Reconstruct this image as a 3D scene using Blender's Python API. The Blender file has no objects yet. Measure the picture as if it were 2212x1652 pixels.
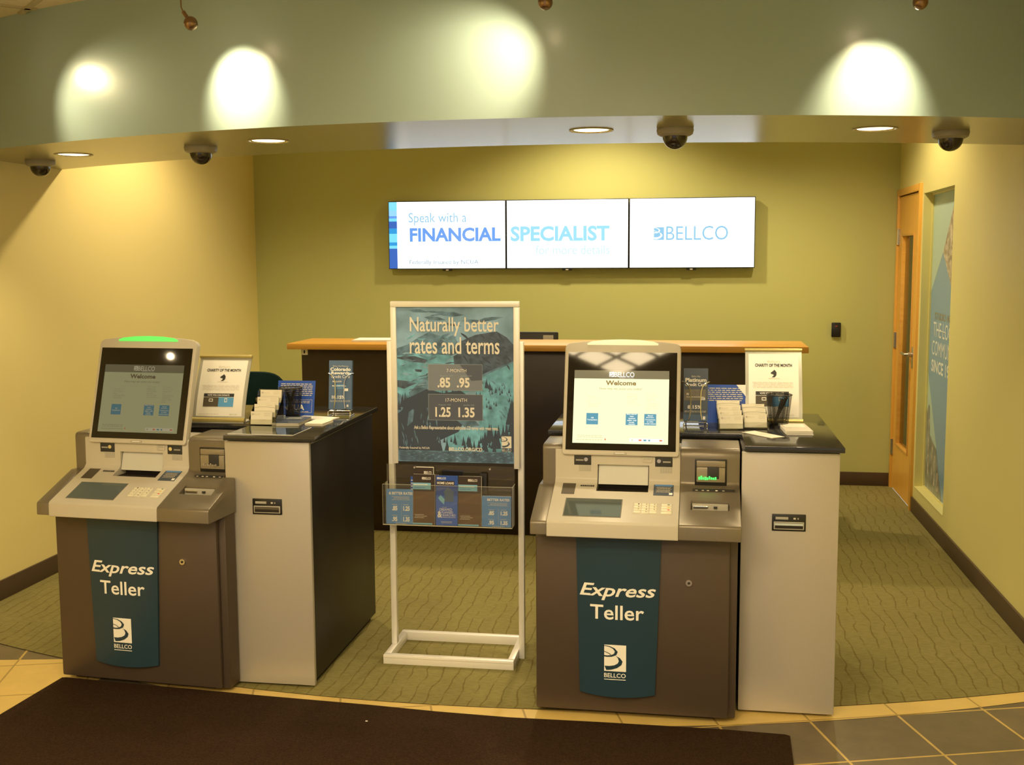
import bpy, bmesh, math, random
from mathutils import Vector, Matrix
R = math.radians
SC = bpy.context.scene
COL = SC.collection
random.seed(7)

# ------------------------------------------------------------------ camera
cam_d = bpy.data.cameras.new('camera'); cam = bpy.data.objects.new('camera', cam_d); COL.objects.link(cam)
cam_d.sensor_width = 36.0; cam_d.sensor_fit = 'HORIZONTAL'; cam_d.lens = 36.0 * 2434.0 / 2212.0
cam_d.clip_start = .05; cam_d.clip_end = 60
yaw, pitch, roll = R(9.105), R(-6.311), R(-0.318)
f0 = Vector((-math.sin(yaw), math.cos(yaw), 0)); r0 = Vector((math.cos(yaw), math.sin(yaw), 0)); u0 = Vector((0, 0, 1))
fw = f0 * math.cos(pitch) + u0 * math.sin(pitch); up = -f0 * math.sin(pitch) + u0 * math.cos(pitch)
rt = r0 * math.cos(roll) + up * math.sin(roll); up = -r0 * math.sin(roll) + up * math.cos(roll)
cam.matrix_world = Matrix(((rt.x, up.x, -fw.x, 0), (rt.y, up.y, -fw.y, 0), (rt.z, up.z, -fw.z, 1.65), (0, 0, 0, 1)))
SC.camera = cam

# ------------------------------------------------------------------ world, exposure, ceiling light
SC.view_settings.view_transform = 'Standard'; SC.view_settings.look = 'None'
SC.view_settings.gamma = 1.0; SC.view_settings.use_curve_mapping = False
SC.view_settings.exposure = 0.50
W = bpy.data.worlds.new('world'); SC.world = W; W.use_nodes = True
W.node_tree.nodes['Background'].inputs[0].default_value = (.95, .90, .82, 1)
W.node_tree.nodes['Background'].inputs[1].default_value = 0.40
WARM = (1.0, .79, .47)
SPOTC = (1.0, .81, .45)

def area_light(name, loc, power, sx, sy, rot=(0, 0, 0), color=WARM, parent=None, spread=180):
    d = bpy.data.lights.new(name, 'AREA'); d.energy = power; d.color = color
    d.shape = 'RECTANGLE'; d.size = sx; d.size_y = sy; d.spread = R(spread)
    o = bpy.data.objects.new(name, d); COL.objects.link(o); o.location = loc; o.rotation_euler = rot
    if parent: o.parent = parent
    return o
def spot_light(name, loc, target, power, angle, blend, radius, color=WARM, parent=None):
    d = bpy.data.lights.new(name, 'SPOT'); d.energy = power; d.color = color
    d.spot_size = R(angle); d.spot_blend = blend; d.shadow_soft_size = radius
    o = bpy.data.objects.new(name, d); COL.objects.link(o)
    dirv = Vector(target) - Vector(loc)
    o.rotation_euler = dirv.to_track_quat('-Z', 'Y').to_euler()
    o.location = loc
    if parent:
        o.parent = parent; o.location = Vector(loc) - parent.location
    return o
# lamps recessed in the alcove ceiling behind the soffit, the last an added fill
spot_light('alcove_lamp_or_fill', (-.66, 7.42, 2.95), (-.66, 7.46, 0), 105, 136, .6, .06)
spot_light('alcove_lamp_or_fill', (-2.52, 6.25, 2.95), (-2.56, 6.25, 0), 74, 136, .6, .06)
spot_light('alcove_lamp_or_fill', (.74, 6.95, 2.95), (.77, 6.95, 0), 62, 134, .6, .06)
spot_light('alcove_lamp_or_fill', (-.65, 6.0, 2.95), (-.65, 6.0, 0), 30, 140, .8, .07)  # general fill added to brighten the alcove, not a known fitting

# ------------------------------------------------------------------ materials
def lin(c):
    return tuple(((x / 12.92) if x <= .04045 else ((x + .055) / 1.055) ** 2.4) for x in c)
def S(r, g, b):
    return lin((r / 255, g / 255, b / 255))
def mat(name, col, rough=.5, metal=0, spec=.5, noise=0, nscale=40, bump=0, bscale=200, emit=None, es=1.0, coat=0):
    m = bpy.data.materials.new(name); m.use_nodes = True
    nt = m.node_tree; b = nt.nodes['Principled BSDF']
    b.inputs['Base Color'].default_value = (*col, 1); b.inputs['Roughness'].default_value = rough
    b.inputs['Metallic'].default_value = metal; b.inputs['Specular IOR Level'].default_value = spec
    if coat:
        b.inputs['Coat Weight'].default_value = coat; b.inputs['Coat Roughness'].default_value = .03
    tc = None
    if noise or bump:
        tc = nt.nodes.new('ShaderNodeTexCoord')
    if noise:
        n = nt.nodes.new('ShaderNodeTexNoise'); n.inputs['Scale'].default_value = nscale; n.inputs['Detail'].default_value = 4
        nt.links.new(tc.outputs['Object'], n.inputs['Vector'])
        r = nt.nodes.new('ShaderNodeValToRGB')
        r.color_ramp.elements[0].position = .3; r.color_ramp.elements[1].position = .7
        r.color_ramp.elements[0].color = (*[max(0, x * (1 - noise)) for x in col], 1)
        r.color_ramp.elements[1].color = (*[min(1, x * (1 + noise)) for x in col], 1)
        nt.links.new(n.outputs['Fac'], r.inputs['Fac']); nt.links.new(r.outputs['Color'], b.inputs['Base Color'])
    if bump:
        n2 = nt.nodes.new('ShaderNodeTexNoise'); n2.inputs['Scale'].default_value = bscale; n2.inputs['Detail'].default_value = 2
        nt.links.new(tc.outputs['Object'], n2.inputs['Vector'])
        bp = nt.nodes.new('ShaderNodeBump'); bp.inputs['Strength'].default_value = bump; bp.inputs['Distance'].default_value = .002
        nt.links.new(n2.outputs['Fac'], bp.inputs['Height']); nt.links.new(bp.outputs['Normal'], b.inputs['Normal'])
    if emit:
        b.inputs['Emission Color'].default_value = (*emit, 1); b.inputs['Emission Strength'].default_value = es
    return m
def clear(name, tint=(1, 1, 1), gloss=.10, rough=.02):
    m = bpy.data.materials.new(name); m.use_nodes = True; nt = m.node_tree
    nt.nodes.remove(nt.nodes['Principled BSDF'])
    t = nt.nodes.new('ShaderNodeBsdfTransparent'); t.inputs[0].default_value = (*tint, 1)
    g = nt.nodes.new('ShaderNodeBsdfGlossy'); g.inputs['Roughness'].default_value = rough
    lw = nt.nodes.new('ShaderNodeFresnel'); lw.inputs['IOR'].default_value = 1.45
    ad = nt.nodes.new('ShaderNodeMath'); ad.operation = 'ADD'; ad.inputs[1].default_value = gloss - .04
    mx = nt.nodes.new('ShaderNodeMixShader')
    nt.links.new(lw.outputs[0], ad.inputs[0]); nt.links.new(ad.outputs[0], mx.inputs[0])
    nt.links.new(t.outputs[0], mx.inputs[1]); nt.links.new(g.outputs[0], mx.inputs[2])
    nt.links.new(mx.outputs[0], nt.nodes['Material Output'].inputs['Surface'])
    return m
def tilemat(name, tile, grout, ang, ox, oy, size, gw, var=.12, rough=.35):
    m = mat(name, tile, rough); nt = m.node_tree; b = nt.nodes['Principled BSDF']
    tc = nt.nodes.new('ShaderNodeTexCoord'); mp = nt.nodes.new('ShaderNodeMapping'); mp.vector_type = 'TEXTURE'
    mp.inputs['Rotation'].default_value = (0, 0, ang); mp.inputs['Location'].default_value = (ox, oy, 0)
    nt.links.new(tc.outputs['Object'], mp.inputs['Vector'])
    br = nt.nodes.new('ShaderNodeTexBrick'); br.offset = 0; br.squash = 1
    br.inputs['Scale'].default_value = 1; br.inputs['Brick Width'].default_value = size; br.inputs['Row Height'].default_value = size
    br.inputs['Mortar Size'].default_value = gw; br.inputs['Mortar Smooth'].default_value = .1; br.inputs['Bias'].default_value = 0
    br.inputs['Color1'].default_value = (*[x * (1 - var * .5) for x in tile], 1); br.inputs['Color2'].default_value = (*[x * (1 + var * .5) for x in tile], 1)
    br.inputs['Mortar'].default_value = (*grout, 1)
    nt.links.new(mp.outputs[0], br.inputs['Vector'])
    n = nt.nodes.new('ShaderNodeTexNoise'); n.inputs['Scale'].default_value = 9; n.inputs['Detail'].default_value = 8; n.inputs['Roughness'].default_value = .65
    nt.links.new(tc.outputs['Object'], n.inputs['Vector'])
    rp = nt.nodes.new('ShaderNodeValToRGB'); rp.color_ramp.elements[0].position = .3; rp.color_ramp.elements[1].position = .75
    rp.color_ramp.elements[0].color = (1 - var, 1 - var, 1 - var, 1); rp.color_ramp.elements[1].color = (1 + var, 1 + var, 1 + var, 1)
    nt.links.new(n.outputs['Fac'], rp.inputs['Fac'])
    mu = nt.nodes.new('ShaderNodeMix'); mu.data_type = 'RGBA'; mu.blend_type = 'MULTIPLY'; mu.inputs[0].default_value = 1
    nt.links.new(br.outputs['Color'], mu.inputs[6]); nt.links.new(rp.outputs['Color'], mu.inputs[7])
    nt.links.new(mu.outputs[2], b.inputs['Base Color'])
    return m
def carpetmat():
    base = (.24, .215, .082)
    m = mat('carpet', base, .95, spec=.1); nt = m.node_tree; b = nt.nodes['Principled BSDF']
    tc = nt.nodes.new('ShaderNodeTexCoord')
    wv = nt.nodes.new('ShaderNodeTexWave'); wv.wave_type = 'BANDS'; wv.bands_direction = 'X'; wv.wave_profile = 'SIN'
    wv.inputs['Scale'].default_value = 5.5; wv.inputs['Distortion'].default_value = 4.2; wv.inputs['Detail'].default_value = 2
    wv.inputs['Detail Scale'].default_value = .9; wv.inputs['Detail Roughness'].default_value = .4
    nt.links.new(tc.outputs['Object'], wv.inputs['Vector'])
    rp = nt.nodes.new('ShaderNodeValToRGB'); e = rp.color_ramp.elements
    e[0].position = 0; e[0].color = (.68, .61, .54, 1); e[1].position = .045; e[1].color = (1, 1, 1, 1)
    nt.links.new(wv.outputs['Fac'], rp.inputs['Fac'])
    n = nt.nodes.new('ShaderNodeTexNoise'); n.inputs['Scale'].default_value = 7; n.inputs['Detail'].default_value = 3
    nt.links.new(tc.outputs['Object'], n.inputs['Vector'])
    rp2 = nt.nodes.new('ShaderNodeValToRGB'); rp2.color_ramp.elements[0].position = .34; rp2.color_ramp.elements[1].position = .48
    nt.links.new(n.outputs['Fac'], rp2.inputs['Fac'])
    mx = nt.nodes.new('ShaderNodeMix'); mx.data_type = 'RGBA'
    mx.inputs[6].default_value = (1, 1, 1, 1)
    nt.links.new(rp2.outputs['Color'], mx.inputs[0]); nt.links.new(rp.outputs['Color'], mx.inputs[7])
    # short cross-wise weave marks
    n3 = nt.nodes.new('ShaderNodeTexNoise'); n3.inputs['Scale'].default_value = 70; n3.inputs['Detail'].default_value = 5; n3.inputs['Roughness'].default_value = .7
    mp = nt.nodes.new('ShaderNodeMapping'); mp.inputs['Scale'].default_value = (.45, 1.6, 1)
    nt.links.new(tc.outputs['Object'], mp.inputs['Vector']); nt.links.new(mp.outputs[0], n3.inputs['Vector'])
    rp3 = nt.nodes.new('ShaderNodeValToRGB'); rp3.color_ramp.elements[0].position = .3; rp3.color_ramp.elements[1].position = .55
    rp3.color_ramp.elements[0].color = (.78, .75, .72, 1); rp3.color_ramp.elements[1].color = (1.04, 1.04, 1.04, 1)
    nt.links.new(n3.outputs['Fac'], rp3.inputs['Fac'])
    a = nt.nodes.new('ShaderNodeMix'); a.data_type = 'RGBA'; a.blend_type = 'MULTIPLY'; a.inputs[0].default_value = 1
    nt.links.new(mx.outputs[2], a.inputs[6]); nt.links.new(rp3.outputs['Color'], a.inputs[7])
    c = nt.nodes.new('ShaderNodeMix'); c.data_type = 'RGBA'; c.blend_type = 'MULTIPLY'; c.inputs[0].default_value = 1
    c.inputs[6].default_value = (*base, 1); nt.links.new(a.outputs[2], c.inputs[7])
    nt.links.new(c.outputs[2], b.inputs['Base Color'])
    bp = nt.nodes.new('ShaderNodeBump'); bp.inputs['Strength'].default_value = .5; bp.inputs['Distance'].default_value = .004
    nt.links.new(n3.outputs['Fac'], bp.inputs['Height']); nt.links.new(bp.outputs['Normal'], b.inputs['Normal'])
    return m
def woodmat(name, c1, c2, axis_scale=(1.5, 30, 30), rough=.35):
    m = mat(name, c1, rough); nt = m.node_tree; b = nt.nodes['Principled BSDF']
    tc = nt.nodes.new('ShaderNodeTexCoord'); mp = nt.nodes.new('ShaderNodeMapping'); mp.inputs['Scale'].default_value = axis_scale
    nt.links.new(tc.outputs['Object'], mp.inputs['Vector'])
    n = nt.nodes.new('ShaderNodeTexNoise'); n.inputs['Scale'].default_value = 1.2; n.inputs['Detail'].default_value = 6; n.inputs['Distortion'].default_value = .6
    nt.links.new(mp.outputs[0], n.inputs['Vector'])
    rp = nt.nodes.new('ShaderNodeValToRGB'); rp.color_ramp.elements[0].position = .3; rp.color_ramp.elements[1].position = .7
    rp.color_ramp.elements[0].color = (*c1, 1); rp.color_ramp.elements[1].color = (*c2, 1)
    nt.links.new(n.outputs['Fac'], rp.inputs['Fac']); nt.links.new(rp.outputs['Color'], b.inputs['Base Color'])
    return m

M = {}
M['wall_cream'] = mat('cream_paint', (.86, .745, .325), .55, spec=.3, bump=.06, bscale=350)
M['wall_olive'] = mat('olive_paint', (.500, .515, .205), .5, spec=.35, bump=.06, bscale=350)
M['wall_right'] = mat('sage_paint', (.715, .668, .275), .5, spec=.35, bump=.06, bscale=350)
M['fascia'] = mat('teal_grey_paint', (.35, .46, .47), .29, spec=.5, bump=.05, bscale=300)
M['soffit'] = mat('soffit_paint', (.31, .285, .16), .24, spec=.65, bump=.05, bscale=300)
M['ceil'] = mat('ceiling_tile', (.72, .66, .52), .9, noise=.06, nscale=120, bump=.2)
M['tbar'] = mat('ceiling_grid_metal', (.5, .44, .3), .5)
M['slate'] = tilemat('slate_tile', (.155, .122, .078), (.60, .43, .14), R(16.7), .430, 3.989, .333, .0048, .18)
M['cream_tile'] = tilemat('cream_tile', (.74, .54, .185), (.42, .29, .09), R(16.7), .430, 3.989, .333, .004, .06)
M['carpet'] = carpetmat()
M['base_brown'] = mat('brown_vinyl', (.075, .045, .025), .5)
M['mat'] = mat('brown_mat_pile', (.040, .022, .012), .97, spec=.08, noise=.35, nscale=160, bump=.6, bscale=260)
M['maple'] = woodmat('honey_maple', (.62, .32, .060), (.70, .39, .085))
M['maple_v'] = woodmat('maple_door_veneer', (.74, .39, .060), (.80, .45, .085), (30, 30, 1.5))
M['espresso'] = mat('espresso_laminate', (.030, .016, .009), .35, noise=.2, nscale=6)
M['black_lam'] = mat('black_brown_laminate', (.014, .010, .007), .42)
M['granite'] = mat('dark_granite', (.035, .035, .036), .10, spec=.5, noise=.55, nscale=420)
M['silver'] = mat('silver_grey_laminate', (.49, .455, .41), .38, metal=.25, noise=.03, nscale=300)
M['fascia_lt'] = mat('warm_grey_plastic', (.57, .535, .47), .38)
M['fascia_dk'] = mat('taupe_metallic_plastic', (.20, .172, .130), .34, metal=.35, noise=.05, nscale=500)
M['kiosk_base'] = mat('bronze_painted_steel', (.088, .063, .047), .42, metal=.25, noise=.05, nscale=500)
M['teal'] = mat('teal_panel', (.0155, .044, .072), .38)
M['white'] = mat('white_print', (.92, .90, .87), .5)
M['black'] = mat('black_plastic', (.012, .011, .010), .35)
M['black_gloss'] = mat('black_glass', (.008, .006, .005), .04, spec=.5)
M['dark'] = mat('dark_recess', (.018, .013, .010), .7)
M['chrome'] = mat('chrome', (.75, .73, .70), .22, metal=1)
M['steel'] = mat('brushed_steel', (.55, .52, .47), .35, metal=1)
M['bronze_metal'] = mat('bronze_lamp_metal', (.30, .19, .12), .3, metal=.9)
M['alu'] = mat('white_aluminium', (.90, .88, .85), .35, metal=.15)
M['paper'] = mat('white_paper', (.90, .88, .84), .6)
M['paper_y'] = mat('cream_paper', (.88, .84, .74), .6)
M['signframe'] = mat('satin_sign_frame', (.50, .50, .46), .35, metal=.3)
M['signrail'] = mat('brass_tone_rail', (.62, .52, .20), .3, metal=.5)
M['ink'] = mat('black_ink', (.03, .03, .03), .6)
M['ink_grey'] = mat('grey_ink', (.45, .43, .38), .6)
M['ink_lt'] = mat('pale_grey_ink', (.66, .62, .54), .6)
M['blue'] = mat('blue_print', (.016, .080, .46), .5)
M['blue_mid'] = mat('mid_blue_print', (.045, .15, .70), .45)
M['blue_lt'] = mat('light_blue_print', (.11, .30, .74), .45)
M['blue_ink'] = mat('sky_blue_print', (.11, .37, .74), .5)
M['steelblue'] = mat('slate_blue_print', (.075, .14, .27), .4)
M['greyblue'] = mat('grey_blue_print', (.065, .088, .135), .35)
M['brown_p'] = mat('brown_print', (.14, .075, .032), .45)
M['brown_dk'] = mat('dark_brown_print', (.035, .018, .012), .45)
M['mint'] = mat('mint_print', (.22, .56, .84), .5)
M['acrylic'] = clear('clear_acrylic', (.95, .95, .92), .07)
M['glass'] = clear('window_glass', (.92, .95, .90), .06)
M['seat_teal'] = mat('dark_teal_fabric', (.008, .028, .034), .9, spec=.15, noise=.2, nscale=300)
M['housing_grey'] = mat('camera_housing_grey', (.36, .34, .30), .45)
M['dome'] = mat('smoked_dome', (.03, .022, .016), .06, spec=.7)
M['trimring'] = mat('lamp_trim_ring', (.75, .68, .5), .4)
M['reflector'] = mat('lamp_reflector', (.9, .82, .6), .15, metal=.9)
M['bulb'] = mat('lamp_glow', (.9, .8, .6), .5, emit=(1, .80, .46), es=2.2, noise=.2, nscale=60)
M['bulb_hot'] = mat('halogen_glow', (.9, .8, .6), .5, emit=(1, .74, .46), es=30)
M['office_wall'] = mat('office_paint', (.50, .40, .13), .7)

# ------------------------------------------------------------------ mesh helpers
class MB:
    def __init__(s):
        s.v = []; s.f = []; s.m = []; s.mats = []
    def mi(s, m):
        if m not in s.mats: s.mats.append(m)
        return s.mats.index(m)
    def add(s, vs, fs, m, X=None):
        k = len(s.v); i = s.mi(m)
        for p in vs:
            p = Vector(p)
            s.v.append(X @ p if X else p)
        for f in fs:
            s.f.append([k + a for a in f]); s.m.append(i)
        return s
    def addbm(s, bm, m, X=None):
        bm.verts.ensure_lookup_table()
        bm.verts.index_update()
        s.add([v.co.copy() for v in bm.verts], [[v.index for v in f.verts] for f in bm.faces], m, X); bm.free(); return s
    def box(s, x0, x1, y0, y1, z0, z1, m, bev=0, X=None, seg=2):
        bm = bmesh.new(); bmesh.ops.create_cube(bm, size=1)
        for v in bm.verts:
            v.co = Vector((x0 + (v.co.x + .5) * (x1 - x0), y0 + (v.co.y + .5) * (y1 - y0), z0 + (v.co.z + .5) * (z1 - z0)))
        if bev: bmesh.ops.bevel(bm, geom=bm.edges[:], offset=bev, segments=seg, affect='EDGES', profile=.5)
        return s.addbm(bm, m, X)
    def prism(s, pts, d0, d1, m, axis='x', bev=0, X=None):
        # pts: 2D polygon; axis = extrusion axis. x: pts=(y,z); y: pts=(x,z); z: pts=(x,y)
        def mk(p, d):
            return {'x': (d, p[0], p[1]), 'y': (p[0], d, p[1]), 'z': (p[0], p[1], d)}[axis]
        bm = bmesh.new(); n = len(pts)
        a = [bm.verts.new(mk(p, d0)) for p in pts]; b = [bm.verts.new(mk(p, d1)) for p in pts]
        fa = bm.faces.new(a); fb = bm.faces.new(b[::-1])
        for i in range(n): bm.faces.new((a[i], b[i], b[(i + 1) % n], a[(i + 1) % n]))
        bmesh.ops.recalc_face_normals(bm, faces=bm.faces[:])
        if bev:
            es = [e for e in bm.edges if (e in fa.edges or e in fb.edges)]
            bmesh.ops.bevel(bm, geom=es, offset=bev, segments=2, affect='EDGES', profile=.5)
        return s.addbm(bm, m, X)
    def cyl(s, c, r, h, m, axis='z', seg=24, r2=None, X=None):
        bm = bmesh.new(); bmesh.ops.create_cone(bm, cap_ends=True, segments=seg, radius1=r, radius2=r if r2 is None else r2, depth=h)
        T = Matrix.Translation(c) @ {'z': Matrix(), 'x': Matrix.Rotation(R(90), 4, 'Y'), 'y': Matrix.Rotation(R(90), 4, 'X')}[axis]
        bmesh.ops.transform(bm, matrix=T, verts=bm.verts[:]); return s.addbm(bm, m, X)
    def lathe(s, prof, m, c=(0, 0, 0), seg=32, X=None):
        vs = []; fs = []; n = len(prof)
        for k in range(seg):
            a = 2 * math.pi * k / seg
            for (r, z) in prof: vs.append((c[0] + r * math.cos(a), c[1] + r * math.sin(a), c[2] + z))
        for k in range(seg):
            k2 = (k + 1) % seg
            for i in range(n - 1): fs.append((k * n + i, k2 * n + i, k2 * n + i + 1, k * n + i + 1))
        return s.add(vs, fs, m, X)
    def tube(s, pts, r, m, seg=8, X=None, caps=True):
        pts = [Vector(p) for p in pts]; vs = []; fs = []; n = len(pts)
        prev = None
        for i, p in enumerate(pts):
            t = (pts[min(i + 1, n - 1)] - pts[max(i - 1, 0)]).normalized()
            if prev is None:
                a = t.orthogonal().normalized()
            else:
                a = (prev - t * prev.dot(t)).normalized()
            prev = a; b = t.cross(a)
            for k in range(seg):
                an = 2 * math.pi * k / seg; vs.append(p + (a * math.cos(an) + b * math.sin(an)) * r)
        for i in range(n - 1):
            for k in range(seg):
                k2 = (k + 1) % seg
                fs.append((i * seg + k, i * seg + k2, (i + 1) * seg + k2, (i + 1) * seg + k))
        if caps:
            fs.append(tuple(range(seg))[::-1]); fs.append(tuple((n - 1) * seg + k for k in range(seg)))
        return s.add(vs, fs, m, X)
    def build(s, name, parent=None, loc=None, rz=0, smooth=35):
        me = bpy.data.meshes.new(name); me.from_pydata([tuple(v) for v in s.v], [], s.f)
        for m in s.mats: me.materials.append(m)
        me.polygons.foreach_set('material_index', s.m)
        me.validate(); me.update()
        if smooth:
            me.polygons.foreach_set('use_smooth', [True] * len(me.polygons)); me.set_sharp_from_angle(angle=R(smooth))
        o = bpy.data.objects.new(name, me); COL.objects.link(o)
        if parent: o.parent = parent
        if loc: o.location = loc
        if rz: o.rotation_euler = (0, 0, rz)
        return o
def rpoly(pts, rad, seg=5):
    out = []; n = len(pts)
    for i in range(n):
        r = rad[i] if isinstance(rad, (list, tuple)) else rad
        p = Vector(pts[i]); a = Vector(pts[i - 1]) - p; b = Vector(pts[(i + 1) % n]) - p
        if r <= 0: out.append((p.x, p.y)); continue
        an = a.angle(b); d = min(r / math.tan(an / 2), a.length * .49, b.length * .49)
        A = p + a.normalized() * d; B = p + b.normalized() * d
        for k in range(seg + 1):
            t = k / seg; q = A * (1 - t) ** 2 + p * 2 * t * (1 - t) + B * t * t
            out.append((q.x, q.y))
    return out
_tc = {}
def glyphs(sx, bold, shear):
    key = (sx, bold, shear)
    if key in _tc: return _tc[key]
    cu = bpy.data.curves.new('lettering', 'FONT'); cu.body = sx; cu.size = 1; cu.offset = bold; cu.shear = shear; cu.resolution_u = 3
    o = bpy.data.objects.new('lettering', cu); COL.objects.link(o)
    dg = bpy.context.evaluated_depsgraph_get(); dg.update()
    me = bpy.data.meshes.new_from_object(o.evaluated_get(dg))
    vs = [(v.co.x, v.co.y) for v in me.vertices]; fs = [tuple(p.vertices) for p in me.polygons]
    bpy.data.objects.remove(o); bpy.data.curves.remove(cu); bpy.data.meshes.remove(me)
    x0 = min(v[0] for v in vs); x1 = max(v[0] for v in vs); y0 = min(v[1] for v in vs); y1 = max(v[1] for v in vs)
    _tc[key] = ([((a - x0) / (x1 - x0), (b - y0) / (y1 - y0)) for a, b in vs], fs); return _tc[key]
class Panel:
    """flat printed face: O lower-left origin, U right, V up, optional bend(u, v) -> offset along N"""
    def __init__(s, mb, O, U=(1, 0, 0), V=(0, 0, 1), w=1, h=1, eps=.0004, bend=None):
        s.mb = mb; s.O = Vector(O); s.U = Vector(U).normalized(); s.V = Vector(V).normalized(); s.N = s.U.cross(s.V)
        s.w = w; s.h = h; s.e = eps; s.bend = bend
    def P(s, u, v, k):
        b = s.bend(u, v) if s.bend else 0
        return s.O + s.U * u + s.V * v + s.N * (k * s.e + b)
    def poly(s, pts, m, k=1):
        vs = [s.P(u * s.w, v * s.h, k) for u, v in pts]
        nn = sum(((pts[i][0] * pts[(i + 1) % len(pts)][1] - pts[(i + 1) % len(pts)][0] * pts[i][1]) for i in range(len(pts))))
        f = list(range(len(pts)))
        s.mb.add(vs, [f if nn > 0 else f[::-1]], m)
    def rect(s, u0, u1, v0, v1, m, k=1, n=1):
        if n == 1: s.poly([(u0, v0), (u1, v0), (u1, v1), (u0, v1)], m, k)
        else:
            for i in range(n):
                a = v0 + (v1 - v0) * i / n; b = v0 + (v1 - v0) * (i + 1) / n
                s.poly([(u0, a), (u1, a), (u1, b), (u0, b)], m, k)
    def frame(s, u0, u1, v0, v1, t, m, k=1):
        a = t / s.w; b = t / s.h
        s.rect(u0, u1, v0, v0 + b, m, k); s.rect(u0, u1, v1 - b, v1, m, k); s.rect(u0, u0 + a, v0, v1, m, k); s.rect(u1 - a, u1, v0, v1, m, k)
    def text(s, t, u0, u1, v0, v1, m, bold=0.0, shear=0.0, k=2):
        vs, fs = glyphs(t, bold, shear)
        s.mb.add([s.P((u0 + a * (u1 - u0)) * s.w, (v0 + b * (v1 - v0)) * s.h, k) for a, b in vs], fs, m)
    def lines(s, u0, u1, v0, v1, n, m, k=2, fill=.45, jit=.15):
        rr = random.Random(int(u0 * 991 + v0 * 7919 + n))
        for i in range(n):
            va = v1 - (v1 - v0) * (i + .5 - fill / 2 + fill / 2) / n; t = (v1 - v0) / n * fill
            j = (u1 - u0) * jit
            a = u0 + rr.random() * j; b = u1 - rr.random() * j; x = a
            while x < b - .01 * (u1 - u0):
                w = (u1 - u0) * (.05 + .10 * rr.random()); s.rect(x, min(b, x + w), va - t / 2, va + t / 2, m, k); x += w + (u1 - u0) * .022
    def logo(s, u0, u1, v0, v1, lt, dk, k=2, square=True):
        def q(pts): return [(u0 + x * (u1 - u0), v1 - y * (v1 - v0)) for x, y in pts]
        if square: s.rect(u0, u1, v0, v1, lt, k)
        def strip(A, B):
            for i in range(len(A) - 1): s.poly(q([A[i], A[i + 1], B[i + 1], B[i]]), dk, k + 1)
        strip([(0, .02), (.25, .045), (.48, .12), (.62, .25), (.55, .375), (.35, .445), (.14, .46), (0, .45)],
              [(0, .045), (.22, .07), (.40, .14), (.49, .24), (.45, .325), (.32, .385), (.14, .405), (0, .395)])
        strip([(0, .245), (.16, .285), (.33, .365)], [(0, .27), (.16, .31), (.30, .385)])
        strip([(.53, .405), (.72, .48), (.84, .61), (.79, .74), (.60, .86), (.34, .935), (.10, .96)],
              [(.53, .405), (.63, .49), (.67, .60), (.62, .69), (.46, .765), (.24, .80), (.02, .80)])

def thing(name, label, cat, loc=(0, 0, 0), rz=0, group=None):
    o = bpy.data.objects.new(name, None); COL.objects.link(o); o.empty_display_size = .1
    o.location = loc; o.rotation_euler = (0, 0, rz); return tag(o, label, cat, group)
def tag(o, label, cat, group=None, kind=None):
    if label: o['label'] = label
    if cat: o['category'] = cat
    if group: o['group'] = group
    if kind: o['kind'] = kind
    return o
def struct(o):
    o['kind'] = 'structure'; return o
def dup(o, parent=None):
    c = o.copy(); COL.objects.link(c)
    if parent: c.parent = parent
    for ch in list(o.children): dup(ch, c)
    return c
def cut(o, cutter_mb):
    c = cutter_mb.build('cutter', smooth=0); c.parent = o.parent
    md = o.modifiers.new('cut', 'BOOLEAN'); md.object = c; md.operation = 'DIFFERENCE'; md.solver = 'EXACT'
    dg = bpy.context.evaluated_depsgraph_get(); dg.update()
    me = bpy.data.meshes.new_from_object(o.evaluated_get(dg))
    o.modifiers.clear(); old = o.data; o.data = me; me.name = old.name
    for p in me.polygons: p.use_smooth = True
    me.set_sharp_from_angle(angle=R(35))
    cd = c.data; bpy.data.objects.remove(c); bpy.data.meshes.remove(cd)

# ------------------------------------------------------------------ room
XL, XR, YB, ZC, ZA = -3.322, 1.424, 8.31, 2.67, 3.0
def arc_in(x): return 3.932 + .094 * (x + .92) ** 2
def arc_out(x): return 3.80 + .112 * (x + .83) ** 2
def sof_f(x): return 3.925 + .113 * (x + .65) ** 2
def sof_r(x): return 4.86 + .108 * (x + .65) ** 2
xs = [XL + (XR - XL) * i / 48 for i in range(49)]
fl = MB()
fl.add([(XL, -3, 0), (XR, -3, 0), (XR, YB, 0), (XL, YB, 0)], [(0, 1, 2, 3)], M['slate'])
def strip(mb, lo, hi, z, m):
    vs = [(x, lo(x), z) for x in xs] + [(x, hi(x), z) for x in xs]; n = len(xs)
    mb.add(vs, [(i, i + 1, n + i + 1, n + i) for i in range(n - 1)], m)
strip(fl, arc_in, lambda x: YB, .003, M['carpet'])
fl.add([(x, arc_out(x), .0012) for x in xs if x > -2.5] + [(x, arc_in(x), .0012) for x in xs if x > -2.5],
       [(i, i + 1, len([x for x in xs if x > -2.5]) + i + 1, len([x for x in xs if x > -2.5]) + i) for i in range(len([x for x in xs if x > -2.5]) - 1)], M['cream_tile'])
fl.add([(XL, 2.4, .001), (-2.3, 2.4, .001), (-2.3, 4.05, .001), (-2.40, 4.20, .001), (-2.567, 4.182, .001), (-2.823, 4.135, .001), (XL, 4.045, .001)], [tuple(range(7))], M['cream_tile'])
struct(fl.build('floor', smooth=0))
struct(MB().box(XL - .12, XL, -3, YB + .12, 0, ZA, M['wall_cream']).build('wall_left', smooth=0))
struct(MB().box(XL, XR + .12, YB, YB + .12, 0, ZA, M['wall_olive']).build('wall_back', smooth=0))
WY0, WY1, WZ0, WZ1 = 6.615, 7.452, .172, 2.037      # side window opening
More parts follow.
